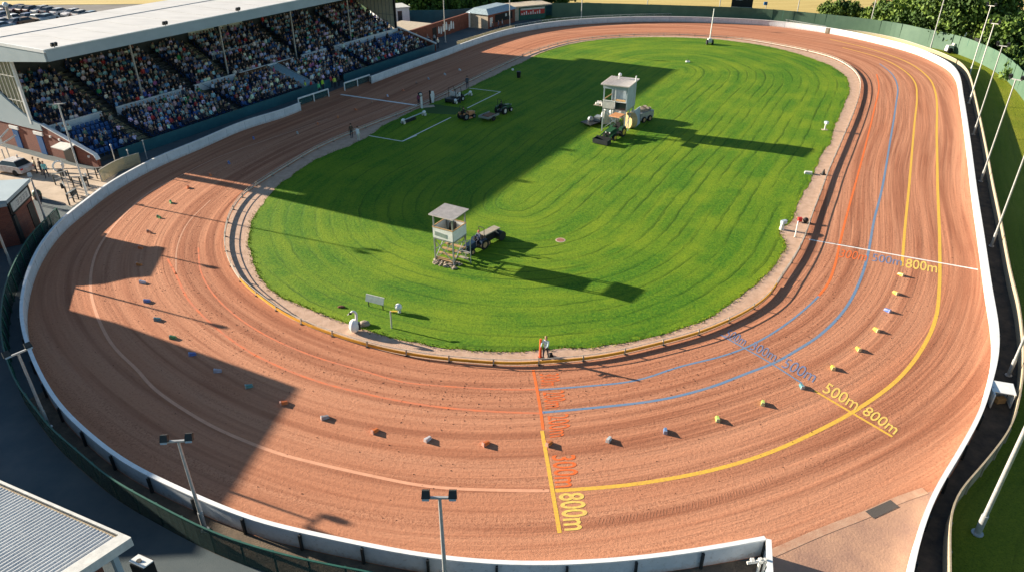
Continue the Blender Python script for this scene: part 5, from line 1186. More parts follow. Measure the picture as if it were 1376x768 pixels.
# track marker blocks
CC = {'green': (.05, .30, .10), 'teal': (.04, .25, .27), 'orange': (.72, .18, .03), 'brown': (.30, .13, .06), 'white': (.66, .68, .70), 'blue': (.05, .17, .45), 'yellow': (.70, .52, .05), 'lime': (.45, .58, .10), 'grey': (.42, .42, .45)}
BL = [(230,273,'green'),(214,293,'green'),(201,313,'brown'),(189,334,'orange'),(187,356.5,'orange'),(192,380.5,'white'),(198,405.5,'blue'),(212,430,'teal'),(233,454.5,'green'),(259,477,'blue'),(293,499.5,'grey'),(335,520,'teal'),(382,542.5,'orange'),(437,562,'grey'),(504,580,'orange'),(575,591,'white'),(653,597,'orange'),(738,597,'orange'),(818,591.5,'white'),(894,580,'blue'),(964,564,'lime'),(1025,542.5,'lime'),(1077,520,'teal'),(1119,495,'yellow'),(1153,470,'yellow'),(1177,444,'yellow'),(1192,418,'blue'),(1203,394.5,'yellow'),(1210,370,'yellow'),(341,187,'blue'),(308,220,'blue'),(283,236,'orange'),(253,253,'orange'),(400,180,'grey'),(427,167,'orange'),(454,158,'orange'),(478,148,'orange'),(500,139,'brown'),(521,130,'white'),(542,122,'orange'),(598,101,'white'),(618,95,'white'),(576,107,'grey'),(560,113,'brown')]
_b = root('marker_block', (0, 0, 0), 'x', 'marker block', 'coloured marker blocks across the sand'); mb = MB(); mb.hexa([(-.11, -.23, .02), (.11, -.23, .02), (.11, .23, .02), (-.11, .23, .02)], [(-.08, -.21, .25), (.08, -.21, .25), (.06, .20, .17), (-.06, .20, .17)]); _w = mb.build('body', 'paint', _b)
mb = MB(); mb.hexa([(-.115, -.24, .03), (.115, -.24, .03), (.115, -.17, .03), (-.115, -.17, .03)], [(-.084, -.222, .257), (.084, -.222, .257), (.083, -.16, .25), (-.083, -.16, .25)]); _e = mb.build('end_plate', 'paint', _b)
near_ = ['near the top of the left bend', 'on the left bend']
for i, (x, y, c) in enumerate(BL):
    p = G(x, y); q0 = BL[i-1] if i else BL[1]; k = int(np.argmin(np.linalg.norm(rail-np.array(p[:2]), axis=1))); t_ = rail[(k+1) % (len(rail)-1)]-rail[k]; an = math.atan2(t_[1], t_[0])
    r = _b if i == 0 else _b.copy()
    if i: COL.objects.link(r)
    r.location = p; r.rotation_euler = (0, 0, an-math.pi/2+.9+RNG.normal(0, .15)); cc = tuple(v*RNG.uniform(.85, 1.1) for v in CC[c])
    for ch in (_w, _e):
        n2 = ch if i == 0 else ch.copy()
        if i: COL.objects.link(n2); n2.parent = r
        n2.color = (*cc, 1) if ch is _w else (*[(v*.5+.25) for v in cc], 1)
    nb = BL[i+1][2] if 0 <= i < 28 else None
    if i < 29:
        pos = ['first', 'second', 'third', 'fourth', 'fifth', 'sixth', 'seventh', 'eighth', 'ninth', 'tenth', 'eleventh', 'twelfth', 'thirteenth', 'fourteenth', 'fifteenth'][i if i < 15 else 28-i]
        r['label'] = '%s marker block, %s in the curved row counted from its %s end' % (c, pos, 'upper left' if i < 15 else 'upper right')
    else:
        j = [29,30,31,32].index(i) if i < 33 else i-33
        pos = ['first', 'second', 'third', 'fourth', 'fifth', 'sixth', 'seventh', 'eighth', 'ninth', 'tenth', 'eleventh'][j]
        r['label'] = ('%s marker block, %s of four in shadow along the lower stand hoarding' if i < 33 else '%s marker block, %s in the shaded straight counted from the left gate rail') % (c, pos)
        r['group'] = 'marker blocks on the shaded straight'
# ================================================================ RIGHT BANK
p = G(1341, 541); o = root('walkway_cover', p, 'white folding cover standing open across the right walkway', 'cover', None, math.radians(-18))
o.scale = (.72, .8, .95); mb = MB(); mb.box((-.75, .0, .5), (.08, 1.6, 1.0)); mb.box((.75, .1, .5), (.06, 1.0, 1.0), 0, None); mb.build('side', 'white_paint', o); mb = MB(); mb.box((0, .25, 1.03), (1.7, 1.2, .06), 0, None, 1.0, rx=.12); mb.build('top', 'white_paint', o); mb = MB(); mb.box((0, .7, .5), (1.4, .06, .9)); mb.build('back', 'panel_blue', o); mb = MB(); mb.box((.1, .1, .2), (.7, .4, .35), .4); mb.build('contents', 'timber', o)
p = G(1283, 71); o = root('roller_mower', p, 'white machine with a big black ball-shaped drum parked on the far right bank', 'mower', None, .1)
mb = MB(); mb.tube((.6, -.4, .95), (.6, .5, .95), .95, n=24); mb.ball((.6, 0, .95), .9); mb.build('drum', 'black', o, smooth=True); mb = MB(); mb.box((-1.2, 0, .8), (1.2, .8, .9), 0, None, .8); mb.box((-.5, 0, 1.3), (.5, .6, .5)); mb.build('body', 'off_white', o); mb = MB(); mb.tube((.6, 0, 1.6), (1.1, 0, 3.2), .09); mb.build('lever', 'off_white', o)
for k in (-.5, .5): mb = MB(); mb.tube((-1.3, k-.1, .45), (-1.3, k+.1, .45), .45, n=18); mb.build('wheel', 'rubber', o)
A_, B_ = G(1306, 74.5), G(1315, 78); o = root('dark_hatch', A_, 'dark rectangular hatch panel set against the green fence', 'panel', None, math.atan2((B_-A_).y, (B_-A_).x)); mb = MB(); mb.box((.7, -.15, 1.4), (1.9, .08, 2.6)); mb.build('panel', 'black', o); mb = MB(); mb.box((.7, -.18, 2.74), (2.0, .1, .08)); mb.build('frame', 'dark_metal', o)
p = G(1105, 33.5); o = root('gate_box', p, 'cream gate box standing behind the far wall', 'box'); mb = MB(); mb.box((-.45, 0, .9), (.6, .5, 1.8)); mb.box((.45, 0, .9), (.6, .5, 1.8)); mb.box((0, 0, .5), (.4, .4, 1.0)); mb.build('body', 'off_white', o); mb = MB(); mb.box((0, 0, 1.83), (1.7, .6, .06)); mb.build('top', 'white_paint', o)
p = G(1024, 25); o = root('round_sign', p, 'rounded white sign with blue lamp behind the far wall right of scoreboard', 'sign'); mb = MB(); mb.box((0, 0, 1.5), (1.0, .2, .7), 0, None, .85); mb.build('face', 'white_paint', o); mb = MB(); mb.tube((.5, .2, 0), (.5, .2, 3.0), .07); mb.build('post', 'grey_metal', o); mb = MB(); mb.box((.3, .2, 2.9), (.7, .3, .6)); mb.build('lamp', 'tractor_blue', o)
# scoreboard
A_, B_ = G(983.5, 24), G(1005, 25); o = root('scoreboard', A_, 'black scoreboard on three thin legs beyond the far wall', 'scoreboard', None, math.atan2((B_-A_).y, (B_-A_).x)); L = (B_-A_).length; zb = top_on(A_, 0, 9.6)
for k in (0, .5, 1): mb = MB(); mb.tube((L*k, 0, 0), (L*k, 0, zb), .1); mb.build('leg', 'pole_metal', o, smooth=True)
mb = MB(); mb.box((L/2, 0, zb+1.6), (L+1.0, .35, 3.1)); mb.build('board', 'black', o); mb = MB(); mb.box((L/2, -.2, zb+.02), (L+1.1, .3, .12)); mb.build('ledge', 'grey_metal', o)
mb = MB(); mb.box((L*.28, -.19, zb+2.0), (L*.45, .02, 1.2)); mb.box((L*.8, -.19, zb+1.9), (L*.35, .02, .7)); mb.build('display', 'off_white', o)
# ================================================================ BUILDINGS
def block(o, poly, z0, z1, name, mt):
    mb = MB(); mb.prism([(p[0], p[1]) for p in poly], z0, z1, mt); return mb.build(name, mt, o, Vector(o.location))
# kiosk at the left edge
C0 = G(40, 240, 4.0); C1 = G(9, 269, 4.0); fdir = (C1-C0).normalized(); back = Vector((fdir.y, -fdir.x, 0)); back = back if back.x < 0 else -back
C0.z = C1.z = 0
o = root('kiosk', C0, 'brick kiosk with pale flat roof and white sign at the left edge', 'building')
W0 = C0+fdir*.25+back*.25; W1 = C1-fdir*.1+back*.25
block(o, [W0, W1, W1+back*9, W0+back*9], 0, 3.7, 'wall', 'brick')
block(o, [C0, C1+fdir*.1, C1+fdir*.1+back*10, C0+back*10], 3.72, 4.0, 'roof', 'fascia')
W2 = W1+fdir*.02; W3 = W1+fdir*1.0+back*2.6
block(o, [W2, W3, W3+back*7, W2+back*8.5], 0, 3.5, 'side_wall', 'brick')
block(o, [W2-back*.2+fdir*.22, W3-back*.2+fdir*.2, W3+back*7.2+fdir*.2, W2+back*8.6+fdir*.22], 3.52, 3.8, 'side_roof', 'fascia')
def facebox(o, A, d, n, s0, s1, z0, z1, th, name, mt, parent=None, gap=.0):
    a = A+d*s0+n*gap; b = A+d*s1+n*gap; mb = MB(); mb.hexa([a+Vector((0, 0, z0)), b+Vector((0, 0, z0)), b+n*th+Vector((0, 0, z0)), a+n*th+Vector((0, 0, z0))], [a+Vector((0, 0, z1)), b+Vector((0, 0, z1)), b+n*th+Vector((0, 0, z1)), a+n*th+Vector((0, 0, z1))]); return mb.build(name, mt, parent or o, Vector(o.location))
FL_ = (W1-W0).length
facebox(o, W0, fdir, -back, .1, FL_-.1, 2.55, 3.66, .12, 'sign_band', 'black', gap=.002)
sg = facebox(o, W0, fdir, -back, .55, FL_-.45, 2.75, 3.5, .05, 'sign', 'off_white', gap=.125)
for k in range(4):
    s0 = .9+k*(FL_-2.1)/4
    for q0, q1, z0, z1 in ((0, .1, 2.9, 3.35), (.1, .38, 3.25, 3.35), (.1, .3, 3.08, 3.16), (.1, .38, 2.9, 3.0)): facebox(o, W0, fdir, -back, s0+q0, s0+q1, z0, z1, .012, 'letter', 'grey_metal', sg, gap=.177)
facebox(o, W0, fdir, -back, .3, 1.3, 0.02, 2.2, .06, 'door', 'black', gap=.002); facebox(o, W0, fdir, -back, FL_-.6, FL_-.1, 0.02, 2.5, .2, 'drain_box', 'dark_metal', gap=.002)
# big hall beyond the left picture edge, which throws the long shadow on the bend
o = root('hall', Vector((-52, 37, 0)), 'tall plain hall beside the left bend, outside the picture', 'building')
hp = [(-43.8, 51.6), (-41.6, 30.0), (-58, 28), (-60, 52)]
hp = None
tip = G(405, 522); bk = G(300, 690); e_c = G(72, 410)
Lh = 8.0/math.tan(SUN_EL)
K0 = Vector((tip.x-SD.x*Lh, tip.y-SD.y*Lh, 0)); K1 = Vector((bk.x-SD.x*Lh, bk.y-SD.y*Lh, 0)); K1 = K1+(K1-K0)*.25
block(o, [K0, K1, K1+Vector((-14, -1, 0)), K0+Vector((-14, 7.0, 0))], 0, 7.7, 'wall', 'brick'); block(o, [K0+Vector((.0, 0, 0)), K1, K1+Vector((-14.4, -1, 0)), K0+Vector((-14.4, 7.2, 0))], 7.72, 8.0, 'roof', 'roof_white')
# ribbed shed roof at the bottom left
ZS = 3.6; E0 = G(176, 722, ZS); E1 = G(-60, 619, ZS); ed = (E1-E0).normalized(); vd = (G(113, 768, ZS)-G(169.5, 728, ZS)); vd.z = 0; vd = vd.normalized(); LS = (E1-E0).length
o = root('shed', Vector((E0.x, E0.y, 0)), 'shed with white ribbed metal roof and rusty gutter at the bottom left', 'building'); org = Vector(o.location)
def R3(s, t, z): p = E0+ed*s+vd*t; return Vector((p.x, p.y, z))
RISE = .05; mb = MB(); nrib = int(LS/.19); prof = []
for k in range(nrib*4):
    s = .55+k*.19/4; h = (0, .055, .055, 0)[k % 4]; prof.append((s, h))
vs = []; fs = []
for s, h in prof: vs += [R3(s, .22, ZS-.08+h), R3(s, 9.0, ZS-.08+h+RISE*9)]
for i in range(len(prof)-1): fs.append((2*i, 2*i+2, 2*i+3, 2*i+1))
mat('rib', (.66, .66, .64), .4, metal=.1, col2=(.56, .56, .55), scale=.7)
mb.add(vs, fs, 'rib'); mb.build('roof', 'rib', o, org)
mb = MB(); mb.hexa([R3(.02, -.02, ZS-.25), R3(LS, -.02, ZS-.25), R3(LS, .06, ZS-.25), R3(.02, .06, ZS-.25)], [R3(.02, -.02, ZS+.02), R3(LS, -.02, ZS+.02), R3(LS, .10, ZS+.02), R3(.02, .10, ZS+.02)]); mb.hexa([R3(.02, .10, ZS-.25), R3(LS, .10, ZS-.25), R3(LS, .24, ZS-.25), R3(.02, .24, ZS-.25)], [R3(.02, .10, ZS-.16), R3(LS, .10, ZS-.16), R3(LS, .24, ZS-.16), R3(.02, .24, ZS-.16)])
mat('rust', (.40, .33, .22), .7, col2=(.20, .13, .06), scale=4); gt = mb.build('gutter', 'off_white', o, org)
mb = MB(); mb.hexa([R3(.1, .12, ZS-.155), R3(LS, .12, ZS-.155), R3(LS, .215, ZS-.155), R3(.1, .215, ZS-.155)], [R3(.1, .12, ZS-.135), R3(LS, .12, ZS-.135), R3(LS, .215, ZS-.135), R3(.1, .215, ZS-.135)]); mb.build('gutter_dirt', 'rust', gt, org)
mb = MB(); mb.hexa([R3(-.02, .0, ZS-.42), R3(.52, .1, ZS-.10), R3(.52, 9.0, ZS-.10+RISE*9), R3(-.02, 9.0, ZS-.42+RISE*9)], [R3(-.02, .0, ZS+.03), R3(.54, .1, ZS+.03), R3(.54, 9.0, ZS+.03+RISE*9), R3(-.02, 9.0, ZS+.03+RISE*9)]); mb.build('bargeboard', 'off_white', o, org)
mb = MB(); mb.hexa([R3(.9, .9, 0), R3(LS, .9, 0), R3(LS, 8.6, 0), R3(.9, 8.6, 0)], [R3(.9, .9, ZS-.42), R3(LS, .9, ZS-.42), R3(LS, 8.6, ZS-.2), R3(.9, 8.6, ZS-.2)], 'brick'); mb.build('wall', 'brick', o, org)
mb = MB(); p = R3(.15, .75, 0); mb.box((p.x, p.y, 1.6), (.22, .22, 3.15), math.atan2(ed.y, ed.x)); mb.build('corner_post', 'fascia', o, org)
# dark stand with the white banner beside it
p = G(190, 800, .0); o = root('banner_stand', p, 'small dark stall with a white emblem banner at the shed corner', 'stall', None, math.atan2(ed.y, ed.x)); mb = MB(); mb.box((0, -.5, .8), (.7, .6, 1.6)); mb.build('body', 'black', o); mb = MB(); mb.box((0, -.5, 1.64), (.85, .5, .05), 0, None, rx=.2); fl_ = mb.build('banner', 'white_paint', o); mb = MB(); mb.tube((0.05, -.45, 1.66), (.05, -.44, 1.71), .12, n=10); mb.build('emblem', 'black', fl_)
# far buildings
def pxseg(xa, ya, xb, yb): A = G(xa, ya); B = G(xb, yb); d = (B-A).normalized(); n = Vector((-d.y, d.x, 0)); return A, B, d, n if n.y > 0 else -n
A, B, d, n = pxseg(545, 66, 630, 37)
o = root('brick_building', A, 'long low dark brick building with white figures painted on its front', 'building')
block(o, [A, B, B+n*.4, A+n*.4], 0, 2.7, 'front_wall', 'brick_plain'); Lb = (B-A).length
block(o, [A+n*.41, A+d*Lb*.45+n*.41, A+d*Lb*.45+n*7, A+n*7], 0, 2.4, 'wall', 'brick_plain'); block(o, [A+n*.42-d*.2, A+d*Lb*.45+n*.42, A+d*Lb*.45+n*7.3, A+n*7.3-d*.2], 2.42, 2.6, 'roof', 'tan_roof')
facebox(o, A, d, -n, Lb*.40, Lb*.46, .02, 2.0, .06, 'door', 'black', gap=.002); facebox(o, A, d, -n, Lb*.10, Lb*.17, 1.4, 2.1, .05, 'window', 'timber', gap=.002)
for k, (t, w, z0, z1) in enumerate([(.50, .02, .7, 1.9), (.535, .02, .5, 1.8), (.57, .018, .8, 2.1), (.62, .032, .9, 2.3), (.665, .022, .6, 1.7), (.70, .028, .8, 2.2), (.735, .018, .7, 2.0)]):
    facebox(o, A, d, -n, Lb*(t-w/2), Lb*(t+w/2), z0, z1-.35, .03, 'painted_figure', 'white_paint', gap=.002); facebox(o, A, d, -n, Lb*(t-w*.3), Lb*(t+w*.3), z1-.32, z1, .03, 'painted_head', 'white_paint', gap=.002)
A, B, d, n = pxseg(527, 33, 551, 31); o = root('white_cabin', A, 'white cabin with a dark door beyond the grandstand end', 'building'); block(o, [A-d*3, B, B+n*5, A-d*3+n*5], 0, 2.9, 'wall', 'white_paint'); block(o, [A-d*3.2-n*.2, B+d*.2-n*.2, B+d*.2+n*5.2, A-d*3.2+n*5.2], 2.92, 3.1, 'roof', 'off_white'); facebox(o, A, d, -n, 1.3, 2.2, .4, 2.4, .05, 'door', 'glass_dark', gap=.002)
A, B, d, n = pxseg(631, 36.5, 648, 34); o = root('white_gateway', A, 'white framed gateway with dark lattice between the brick buildings', 'gate'); 
for s in (0, (B-A).length): mb = MB(); c = A+d*s; mb.box((c.x, c.y, 1.3), (.35, .35, 2.6)); mb.build('post', 'white_paint', o, A)
mb = MB(); mb.bar(A+Vector((0, 0, 2.6)), B+Vector((0, 0, 2.6)), .4, .3); mb.build('lintel', 'white_paint', o, A); mb = MB(); mb.hexa([A+n*.05, B+n*.05, B+n*.1, A+n*.1], [A+n*.05+Vector((0, 0, 2.4)), B+n*.05+Vector((0, 0, 2.4)), B+n*.1+Vector((0, 0, 2.4)), A+n*.1+Vector((0, 0, 2.4))]); mb.build('lattice', 'net_grey', o, A)
A, B, d, n = pxseg(656, 39.5, 692, 30); o = root('brick_office', A, 'dark brick office with blue-grey roof and cream end beside the picket fence', 'building'); Lb = (B-A).length
block(o, [A, B, B+n*5, A+n*5], 0, 2.6, 'wall', 'brick_plain'); block(o, [A-d*.04, A-d*.015, A-d*.015+n*5, A-d*.04+n*5], 0, 2.6, 'end_panel', 'tan_roof')
mb = MB(); mb.hexa([A-d*.3-n*.3+Vector((0, 0, 2.62)), B+d*.3-n*.3+Vector((0, 0, 2.62)), B+d*.3+n*5.3+Vector((0, 0, 2.62)), A-d*.3+n*5.3+Vector((0, 0, 2.62))], [A+d*.8-n*.2+n*1.2+Vector((0, 0, 3.5)), B-d*.8+n*1.2+Vector((0, 0, 3.5)), B-d*.8+n*4+Vector((0, 0, 3.5)), A+d*.8+n*4+Vector((0, 0, 3.5))]); mb.build('roof', 'blue_roof', o, A)
facebox(o, A, d, -n, Lb*.06, Lb*.16, .3, 2.0, .04, 'window', 'off_white', gap=.002); facebox(o, A, d, -n, Lb*.25, Lb*.9, .9, 2.3, .04, 'sign_panel', 'black', gap=.002); sg = facebox(o, A, d, -n, Lb*.62, Lb*.68, 1.6, 2.1, .03, 'round_sign', 'off_white', gap=.045)
A, B, d, n = pxseg(697, 28, 733, 24.5); o = root('refreshment_kiosk', A, 'dark green kiosk with flat tan roof and red and white counter', 'kiosk'); Lb = (B-A).length
block(o, [A, B, B+n*4, A+n*4], 0, 2.6, 'wall', 'green_rail'); block(o, [A-d*1.4-n*.6, B+d*1.2-n*.6, B+d*1.2+n*4.4, A-d*1.4+n*4.4], 2.62, 2.85, 'roof', 'tan_roof'); block(o, [A-d*1.4, A-d*.01, A-d*.01+n*3.8, A-d*1.4+n*3.8], 0, 2.6, 'end_wall', 'tan_roof')
facebox(o, A, d, -n, .4, Lb-.3, 1.0, 2.3, .05, 'counter', 'red', gap=.002); facebox(o, A, d, -n, .4, Lb-.3, 1.95, 2.3, .05, 'menu_strip', 'off_white', gap=.055)
for k in range(9): facebox(o, A, d, -n, .6+k*.52, .85+k*.52, 1.05, 1.35+.2*(k % 3), .04, 'goods', 'off_white' if k % 2 else 'hat_white', gap=.056)
# visitors far off by the buildings
for k, (x, y, c, l) in enumerate([(584, 59, (.5, .5, .5), 'person in grey by the brick wall at the stand end'), (577, 63, (.02, .03, .08), 'person in navy at the foot of the far stand end'), (581, 66, (.45, .12, .08), 'person in rust red near the far stand end'), (589, 65, (.6, .58, .5), 'person in cream beside the wall at the far stand end'), (662, 42, (.05, .05, .06), 'person in black in front of the brick office'), (670, 40, (.10, .16, .25), 'person in blue in front of the brick office'), (675, 38.5, (.6, .6, .6), 'person in white in front of the brick office'), (575, 60, (.5, .5, .55), 'person in pale top below the long brick building')]):
    person(STAND, 'st', G(x, y), RNG.uniform(0, 6), c, HAIRC[k % 4], l, 'person', 'visitors beyond the stand')
# ================================================================ FORECOURT
person(STAND, 'st', G(50.5, 233), 2.4, (.62, .50, .33), 'hair_fair', 'person in cream top left of two others by the stand door')
person(STAND, 'st', G(58, 235), 2.8, (.05, .03, .03), 'hair_black', 'person in black between the cream and the teal top')
person(WALK, 'wa', G(64, 239), 3.4, (.16, .50, .52), 'hair_brown', 'person in light teal shirt walking on the tan forecourt')
person(STAND, 'st', G(55, 276), 1.2, (.02, .02, .03), 'hair_black', 'person in black standing at the kiosk corner')
person(STAND, 'st', G(30, 230), 1.2, (.55, .56, .56), 'hair_white', 'person in pale grey beside the parked car')
p = G(52, 268); o = root('round_planter', p, 'green domed planter close to the kiosk corner', 'planter'); mb = MB(); mb.tube((0, 0, 0), (0, 0, .5), .3, .4, n=16); mb.build('tub', 'black', o, smooth=True); mb = MB(); mb.ball((0, 0, .62), .38); mb.build('dome', 'green_rail', o, smooth=True)
def turnstile(x, y, rz, lab):
    p = G(x, y); o = root('turnstile', p, lab, 'turnstile', 'steel turnstile frames on the forecourt', rz)
    for k in (-.7, 0, .7): mb = MB(); mb.box((k, 0, .55), (.09, .09, 1.1)); mb.build('leg', 'dark_metal', o)
    mb = MB(); mb.box((0, 0, 1.12), (1.5, .10, .08)); mb.box((0, 0, .6), (1.4, .06, .06)); mb.build('rail', 'grey_metal', o); mb = MB(); mb.box((.35, .12, .85), (.4, .3, .45)); mb.build('box', 'dark_metal', o)
turnstile(85, 246, .9, 'steel turnstile nearest the brick wing wall'); turnstile(100, 272, 1.5, 'dark steel turnstile closest to the white wall'); turnstile(110, 252, .1, 'steel turnstile beside the pale floodlight pole'); turnstile(131, 240, .3, 'rusty brown turnstile next to the tan clear screen'); turnstile(90, 262, 2.2, 'steel turnstile in the middle of the forecourt')
def lean_pole(xa, ya, xb, yb, lab):
    a = G(xa, ya); h = top_on(a, 0, yb); o = root('barrier_post', a, lab, 'post', 'thin posts on the forecourt'); mb = MB(); mb.tube((0, 0, 0), (0, 0, h), .05); mb.build('post', 'pole_metal', o, smooth=True); mb = MB(); mb.ball((0, 0, h+.07), .1); mb.build('cap', 'off_white', o, smooth=True)
lean_pole(94, 256, 80, 222, 'thin post with pale cap left of the turnstiles'); lean_pole(119, 250, 112, 235, 'thin post with pale cap right of the pale floodlight'); lean_pole(158, 228, 150, 196, 'post with white lamp above the clear screen'); lean_pole(198, 214, 190, 190, 'white-topped post in front of the stand aisle'); lean_pole(176, 221, 172, 203, 'post with pale cap beside the clear screen end')
p = G(81, 232); o = root('hose_reel', p, 'white hoop hose reel before the dark opening in the brick wing wall', 'reel', None, .9); mb = MB()
for k in range(14):
    a, b = 2*math.pi*k/14, 2*math.pi*(k+1)/14; mb.tube((.5*math.cos(a), 0, .7+.5*math.sin(a)), (.5*math.cos(b), 0, .7+.5*math.sin(b)), .09, n=8)
mb.build('hoop', 'white_paint', o, smooth=True); mb = MB(); mb.box((0, 0, .15), (.5, .4, .3)); mb.build('base', 'dark_metal', o)
for k in range(2):
    o = root('pipe', G(2+6*k, 224-3*k), ('lower' if k == 0 else 'upper')+' of two pale curved pipes at the left edge beside the car', 'pipe'); mb = MB(); pts = [Vector((-3+.6*i, .12*i*i*.5, 1.2+.06*i*i*(.6 if k else 1))) for i in range(7)]; mb.path(pts, .09); mb.tube((0, .9, 0), (0, .9, 1.6), .06); mb.build('pipe', 'off_white', o, smooth=True)
# ================================================================ CARS
def make_car(label):
    o = root('parked_car', (0, 0, 0), label, 'car', 'cars parked behind the stand')
    mb = MB(); pr = [(-2.12, .32), (-2.15, .75), (-2.0, .92), (-1.0, .98), (1.0, .95), (1.95, .80), (2.15, .62), (2.15, .32)]
    mb.hexa([(-.88, y, z) for y, z in pr], [(.88, y, z) for y, z in pr]); bd = mb.build('body', 'paint', o)
    mb = MB(); mb.hexa([(-.80, -1.75, .95), (.80, -1.75, .95), (.80, .95, .95), (-.80, .95, .95)], [(-.62, -1.3, 1.40), (.62, -1.3, 1.40), (.62, .25, 1.40), (-.62, .25, 1.40)]); mb.build('window', 'glass_dark', o)
    mb = MB(); mb.hexa([(-.63, -1.32, 1.402), (.63, -1.32, 1.402), (.63, .27, 1.402), (-.63, .27, 1.402)], [(-.58, -1.25, 1.46), (.58, -1.25, 1.46), (.58, .2, 1.46), (-.58, .2, 1.46)]); mb.build('roof', 'paint', o)
    for sx in (-1, 1):
        for y in (-1.3, 1.35): mb = MB(); mb.tube((sx*.76, y, .32), (sx*.92, y, .32), .32, n=14); mb.build('wheel', 'rubber', o)
        mb = MB(); mb.box((sx*.65, 2.15, .64), (.36, .05, .14)); mb.build('headlight', 'white_paint', o); mb = MB(); mb.box((sx*.7, -2.15, .75), (.28, .05, .16)); mb.build('tail_light', 'red', o)
    return o
CARS = [(13,15,(.45,.46,.48),'silver car, first in the far row from the left'),(25,16,(.06,.04,.07),'dark plum car, second in the far row from the left'),(37,16.3,(.02,.03,.025),'black car just right of the globe lamp in the far row'),(46,16.8,(.03,.02,.04),'dark car with white neighbour in the middle of the far row'),(57,17.5,(.50,.52,.52),'light grey car, fifth in the far row'),(69,18.6,(.06,.10,.14),'slate blue car, sixth in the far row'),(83,20,(.62,.66,.70),'white car with broad blue windows in the far row'),(98,21.8,(.66,.66,.66),'white car near the right end of the far row'),(112,23,(.68,.66,.62),'cream white car, next to last in the far row'),(127,24.3,(.30,.42,.52),'pale blue car at the right end of the far row'),
(3,26,(.10,.16,.26),'blue car cut by the left edge in the middle row'),(18,28.5,(.66,.68,.70),'white car left of the globe lamp in the middle row'),(41,27,(.08,.14,.30),'blue car right of the globe lamp in the middle row'),(53,29.5,(.64,.62,.56),'cream car in the middle row'),(66,28,(.40,.50,.56),'pale blue car at the right end of the middle row'),(6,34.5,(.60,.60,.64),'white car at the left of the nearest row'),(21,35,(.20,.24,.32),'grey-blue car beside the lamp in the nearest row'),(37,33,(.28,.16,.10),'brown car right of the lamp in the nearest row'),(5,39.5,(.36,.50,.60),'light blue car peeping over the roof edge'),(-14,29,(.5,.5,.5),'grey car outside the left edge of the middle row')]
cp = make_car('')
for i, (x, y, c, l) in enumerate(CARS):
    r = cp if i == 0 else copy_tree(cp); r.location = G(x, y); r.rotation_euler = (0, 0, (-.35 if i < 10 else (1.1 if i in (11, 13) else -.3))+RNG.normal(0, .06)+(math.pi if i % 3 == 1 else 0)); r['label'] = l
    for ch in [x_ for x_ in bpy.data.objects if x_.parent == r]: ch.color = (*c, 1)
_fc = copy_tree(cp); _fc.location = G(19, 231); _fc.rotation_euler = (0, 0, 1.25); _fc['label'] = 'grey-white car with dark windscreen on the forecourt above the kiosk'; _fc['group'] = 'cars at the stand'
del _fc['group']
for ch in [x_ for x_ in bpy.data.objects if x_.parent == _fc]: ch.color = (.55, .55, .55, 1)
# ================================================================ TREES AND BUSHES
def crown_mesh(name, rx, ry, rz, nclump, nleaf, leaf, seed, mts, low=.0):
    R = np.random.default_rng(seed); V = []; F = []; MI = []; k = 0
    cl = []
    for i in range(nclump):
        d = R.normal(size=3); d /= np.linalg.norm(d); d[2] = abs(d[2])*.9-.25+low; f = R.uniform(.45, 1.0); c = d*np.array([rx, ry, rz])*f; cl.append((c, R.uniform(.16, .30)*min(rx, rz)*1.25))
    for c, s in cl:
        mi = int(R.random() < .35)
        for j in range(nleaf):
            d = R.normal(size=3); d /= np.linalg.norm(d); p = c+d*s*R.uniform(.55, 1.1)*np.array([1, 1, .8])
            n = d*.7+R.normal(size=3)*.6; n /= np.linalg.norm(n); u = np.cross(n, R.normal(size=3)); u /= np.linalg.norm(u)+1e-6; v = np.cross(n, u); l = leaf*R.uniform(.6, 1.3)
            V += [p-u*l, p-v*l*.6, p+u*l, p+v*l*.6]; F.append((k, k+1, k+2, k+3)); MI.append(mi); k += 4
    me = bpy.data.meshes.new(name); me.from_pydata([tuple(v) for v in V], [], F); me.polygons.foreach_set('material_index', MI)
    for m in mts: me.materials.append(M[m])
    return me
CM = {'tree': [crown_mesh('crown', 1, 1, 1, 110, 70, .065, 3+i, ['leaf', 'leaf_light']) for i in range(3)], 'bush': [crown_mesh('crown', 1, 1, 1, 60, 60, .085, 13+i, ['leaf', 'leaf_light'], .15) for i in range(3)]}
BIG = crown_mesh('crown', 1, 1, 1, 240, 95, .040, 33, ['leaf', 'leaf_light'])
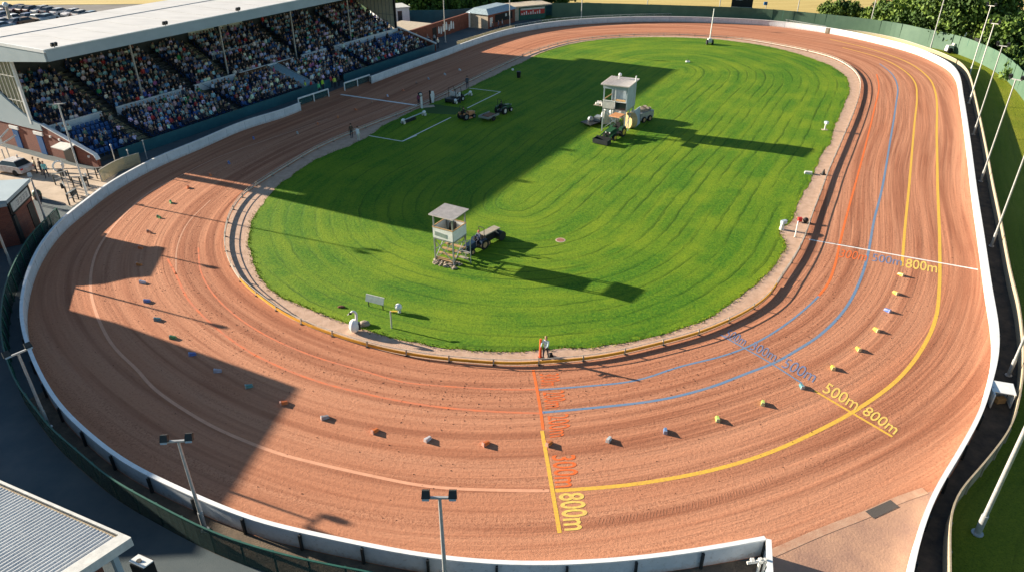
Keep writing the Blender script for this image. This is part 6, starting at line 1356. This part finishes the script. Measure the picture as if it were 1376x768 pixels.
def tree(x, y, w, h, label, kind='tree', i=0, mesh=None, grp='trees beyond the fences', th=None):
    thh = th
    p = G(x, y); o = root('tree' if kind == 'tree' else 'bush', p, label, 'tree' if kind == 'tree' else 'bush', grp if kind == 'tree' else 'bushes beyond the far fence')
    c = bpy.data.objects.new('crown', mesh or CM[kind][i % 3]); COL.objects.link(c); c.parent = o; th = -h*.15 if kind == 'tree' else -h*.7
    th = th if thh is None else thh; c.location = (0, 0, th+(h-th)*.45); c.scale = (w/2, w/2*.9, (h-th)*.56); c.rotation_euler = (0, 0, i*1.7)
    mb = MB(); mb.tube((0, 0, -.1), (.1, 0, max(.6, h*.55)), w*.03+.05, w*.015+.02, n=8)
    for k in range(4):
        a = k*1.6+i; mb.tube((.05, 0, max(.3, h*.3)), (math.cos(a)*w*.22, math.sin(a)*w*.22, h*.6), w*.014+.02, .02, n=6)
    mb.build('trunk', 'bark', o)
    return o
tree(1290, 57, 17, 15.5, 'largest round tree, overhanging the green fence at top right', mesh=BIG, i=1)
tree(1243, 44, 12, 9, 'mid-sized tree touching the left side of the largest round tree', i=2)
tree(1222, 38, 11, 7.5, 'rounded tree second to the left of the largest tree', i=0)
tree(1266, 52, 9, 6, 'lower leafy tree in front left of the largest tree', i=1)
tree(1187, 31, 7, 5, 'dark bush by the fence left of the tree group', 'bush', 1); tree(1208, 34, 6, 4.5, 'bush with pale leaves beside the tree group', 'bush', 2)
tree(1128, 20.5, 6, 3.6, 'dark low bush at the middle of the far fence hedge', 'bush', 0); tree(1146, 22, 5, 3.2, 'dark low bush at the right end of the far hedge', 'bush', 2); tree(1112, 18.5, 4.5, 2.6, 'small bush at the left end of the far hedge', 'bush', 1); tree(1166, 25, 4.5, 2.2, 'small yellowish bush between hedge and tree group', 'bush', 1)
tree(1366, 78, 12, 9, 'broad tree cut by the right picture edge', i=2); tree(1343, 66, 8, 6, 'bushy tree between the largest tree and the right edge', i=0); tree(1358, 88, 5, 3.6, 'low olive bush behind the fence at the right edge', 'bush', 0); tree(1376, 110, 6, 4.4, 'brownish bush low at the right edge', 'bush', 2); tree(1330, 72, 3.5, 2.6, 'small bush just right of the dark hatch', 'bush', 1)
tree(1312, 50, 10, 9, 'dark tree behind the right side of the largest tree', i=0)
NM = ['at the stand end', 'second from the stand end', 'above the white cabin', 'above the brick building door', 'with a sunlit yellow top', 'behind the white gateway', 'behind the brick office', 'right of the brick office', 'above the green kiosk', 'at the right end of the dark row']
for k in range(10):
    x = 536+k*22.5; tree(x, 13-k*.7, 13+1.5*(k % 2), 8.5+(k*37 % 5)*.5, 'dark tree of the shaded row, '+NM[k], i=k, th=-2.2)
for k in range(6):
    x = 545+k*33; tree(x, 16-k*1.3, 9, 4.8, 'dense bush under the dark tree row, number %d from the white cabin' % (k+1), 'bush', k)
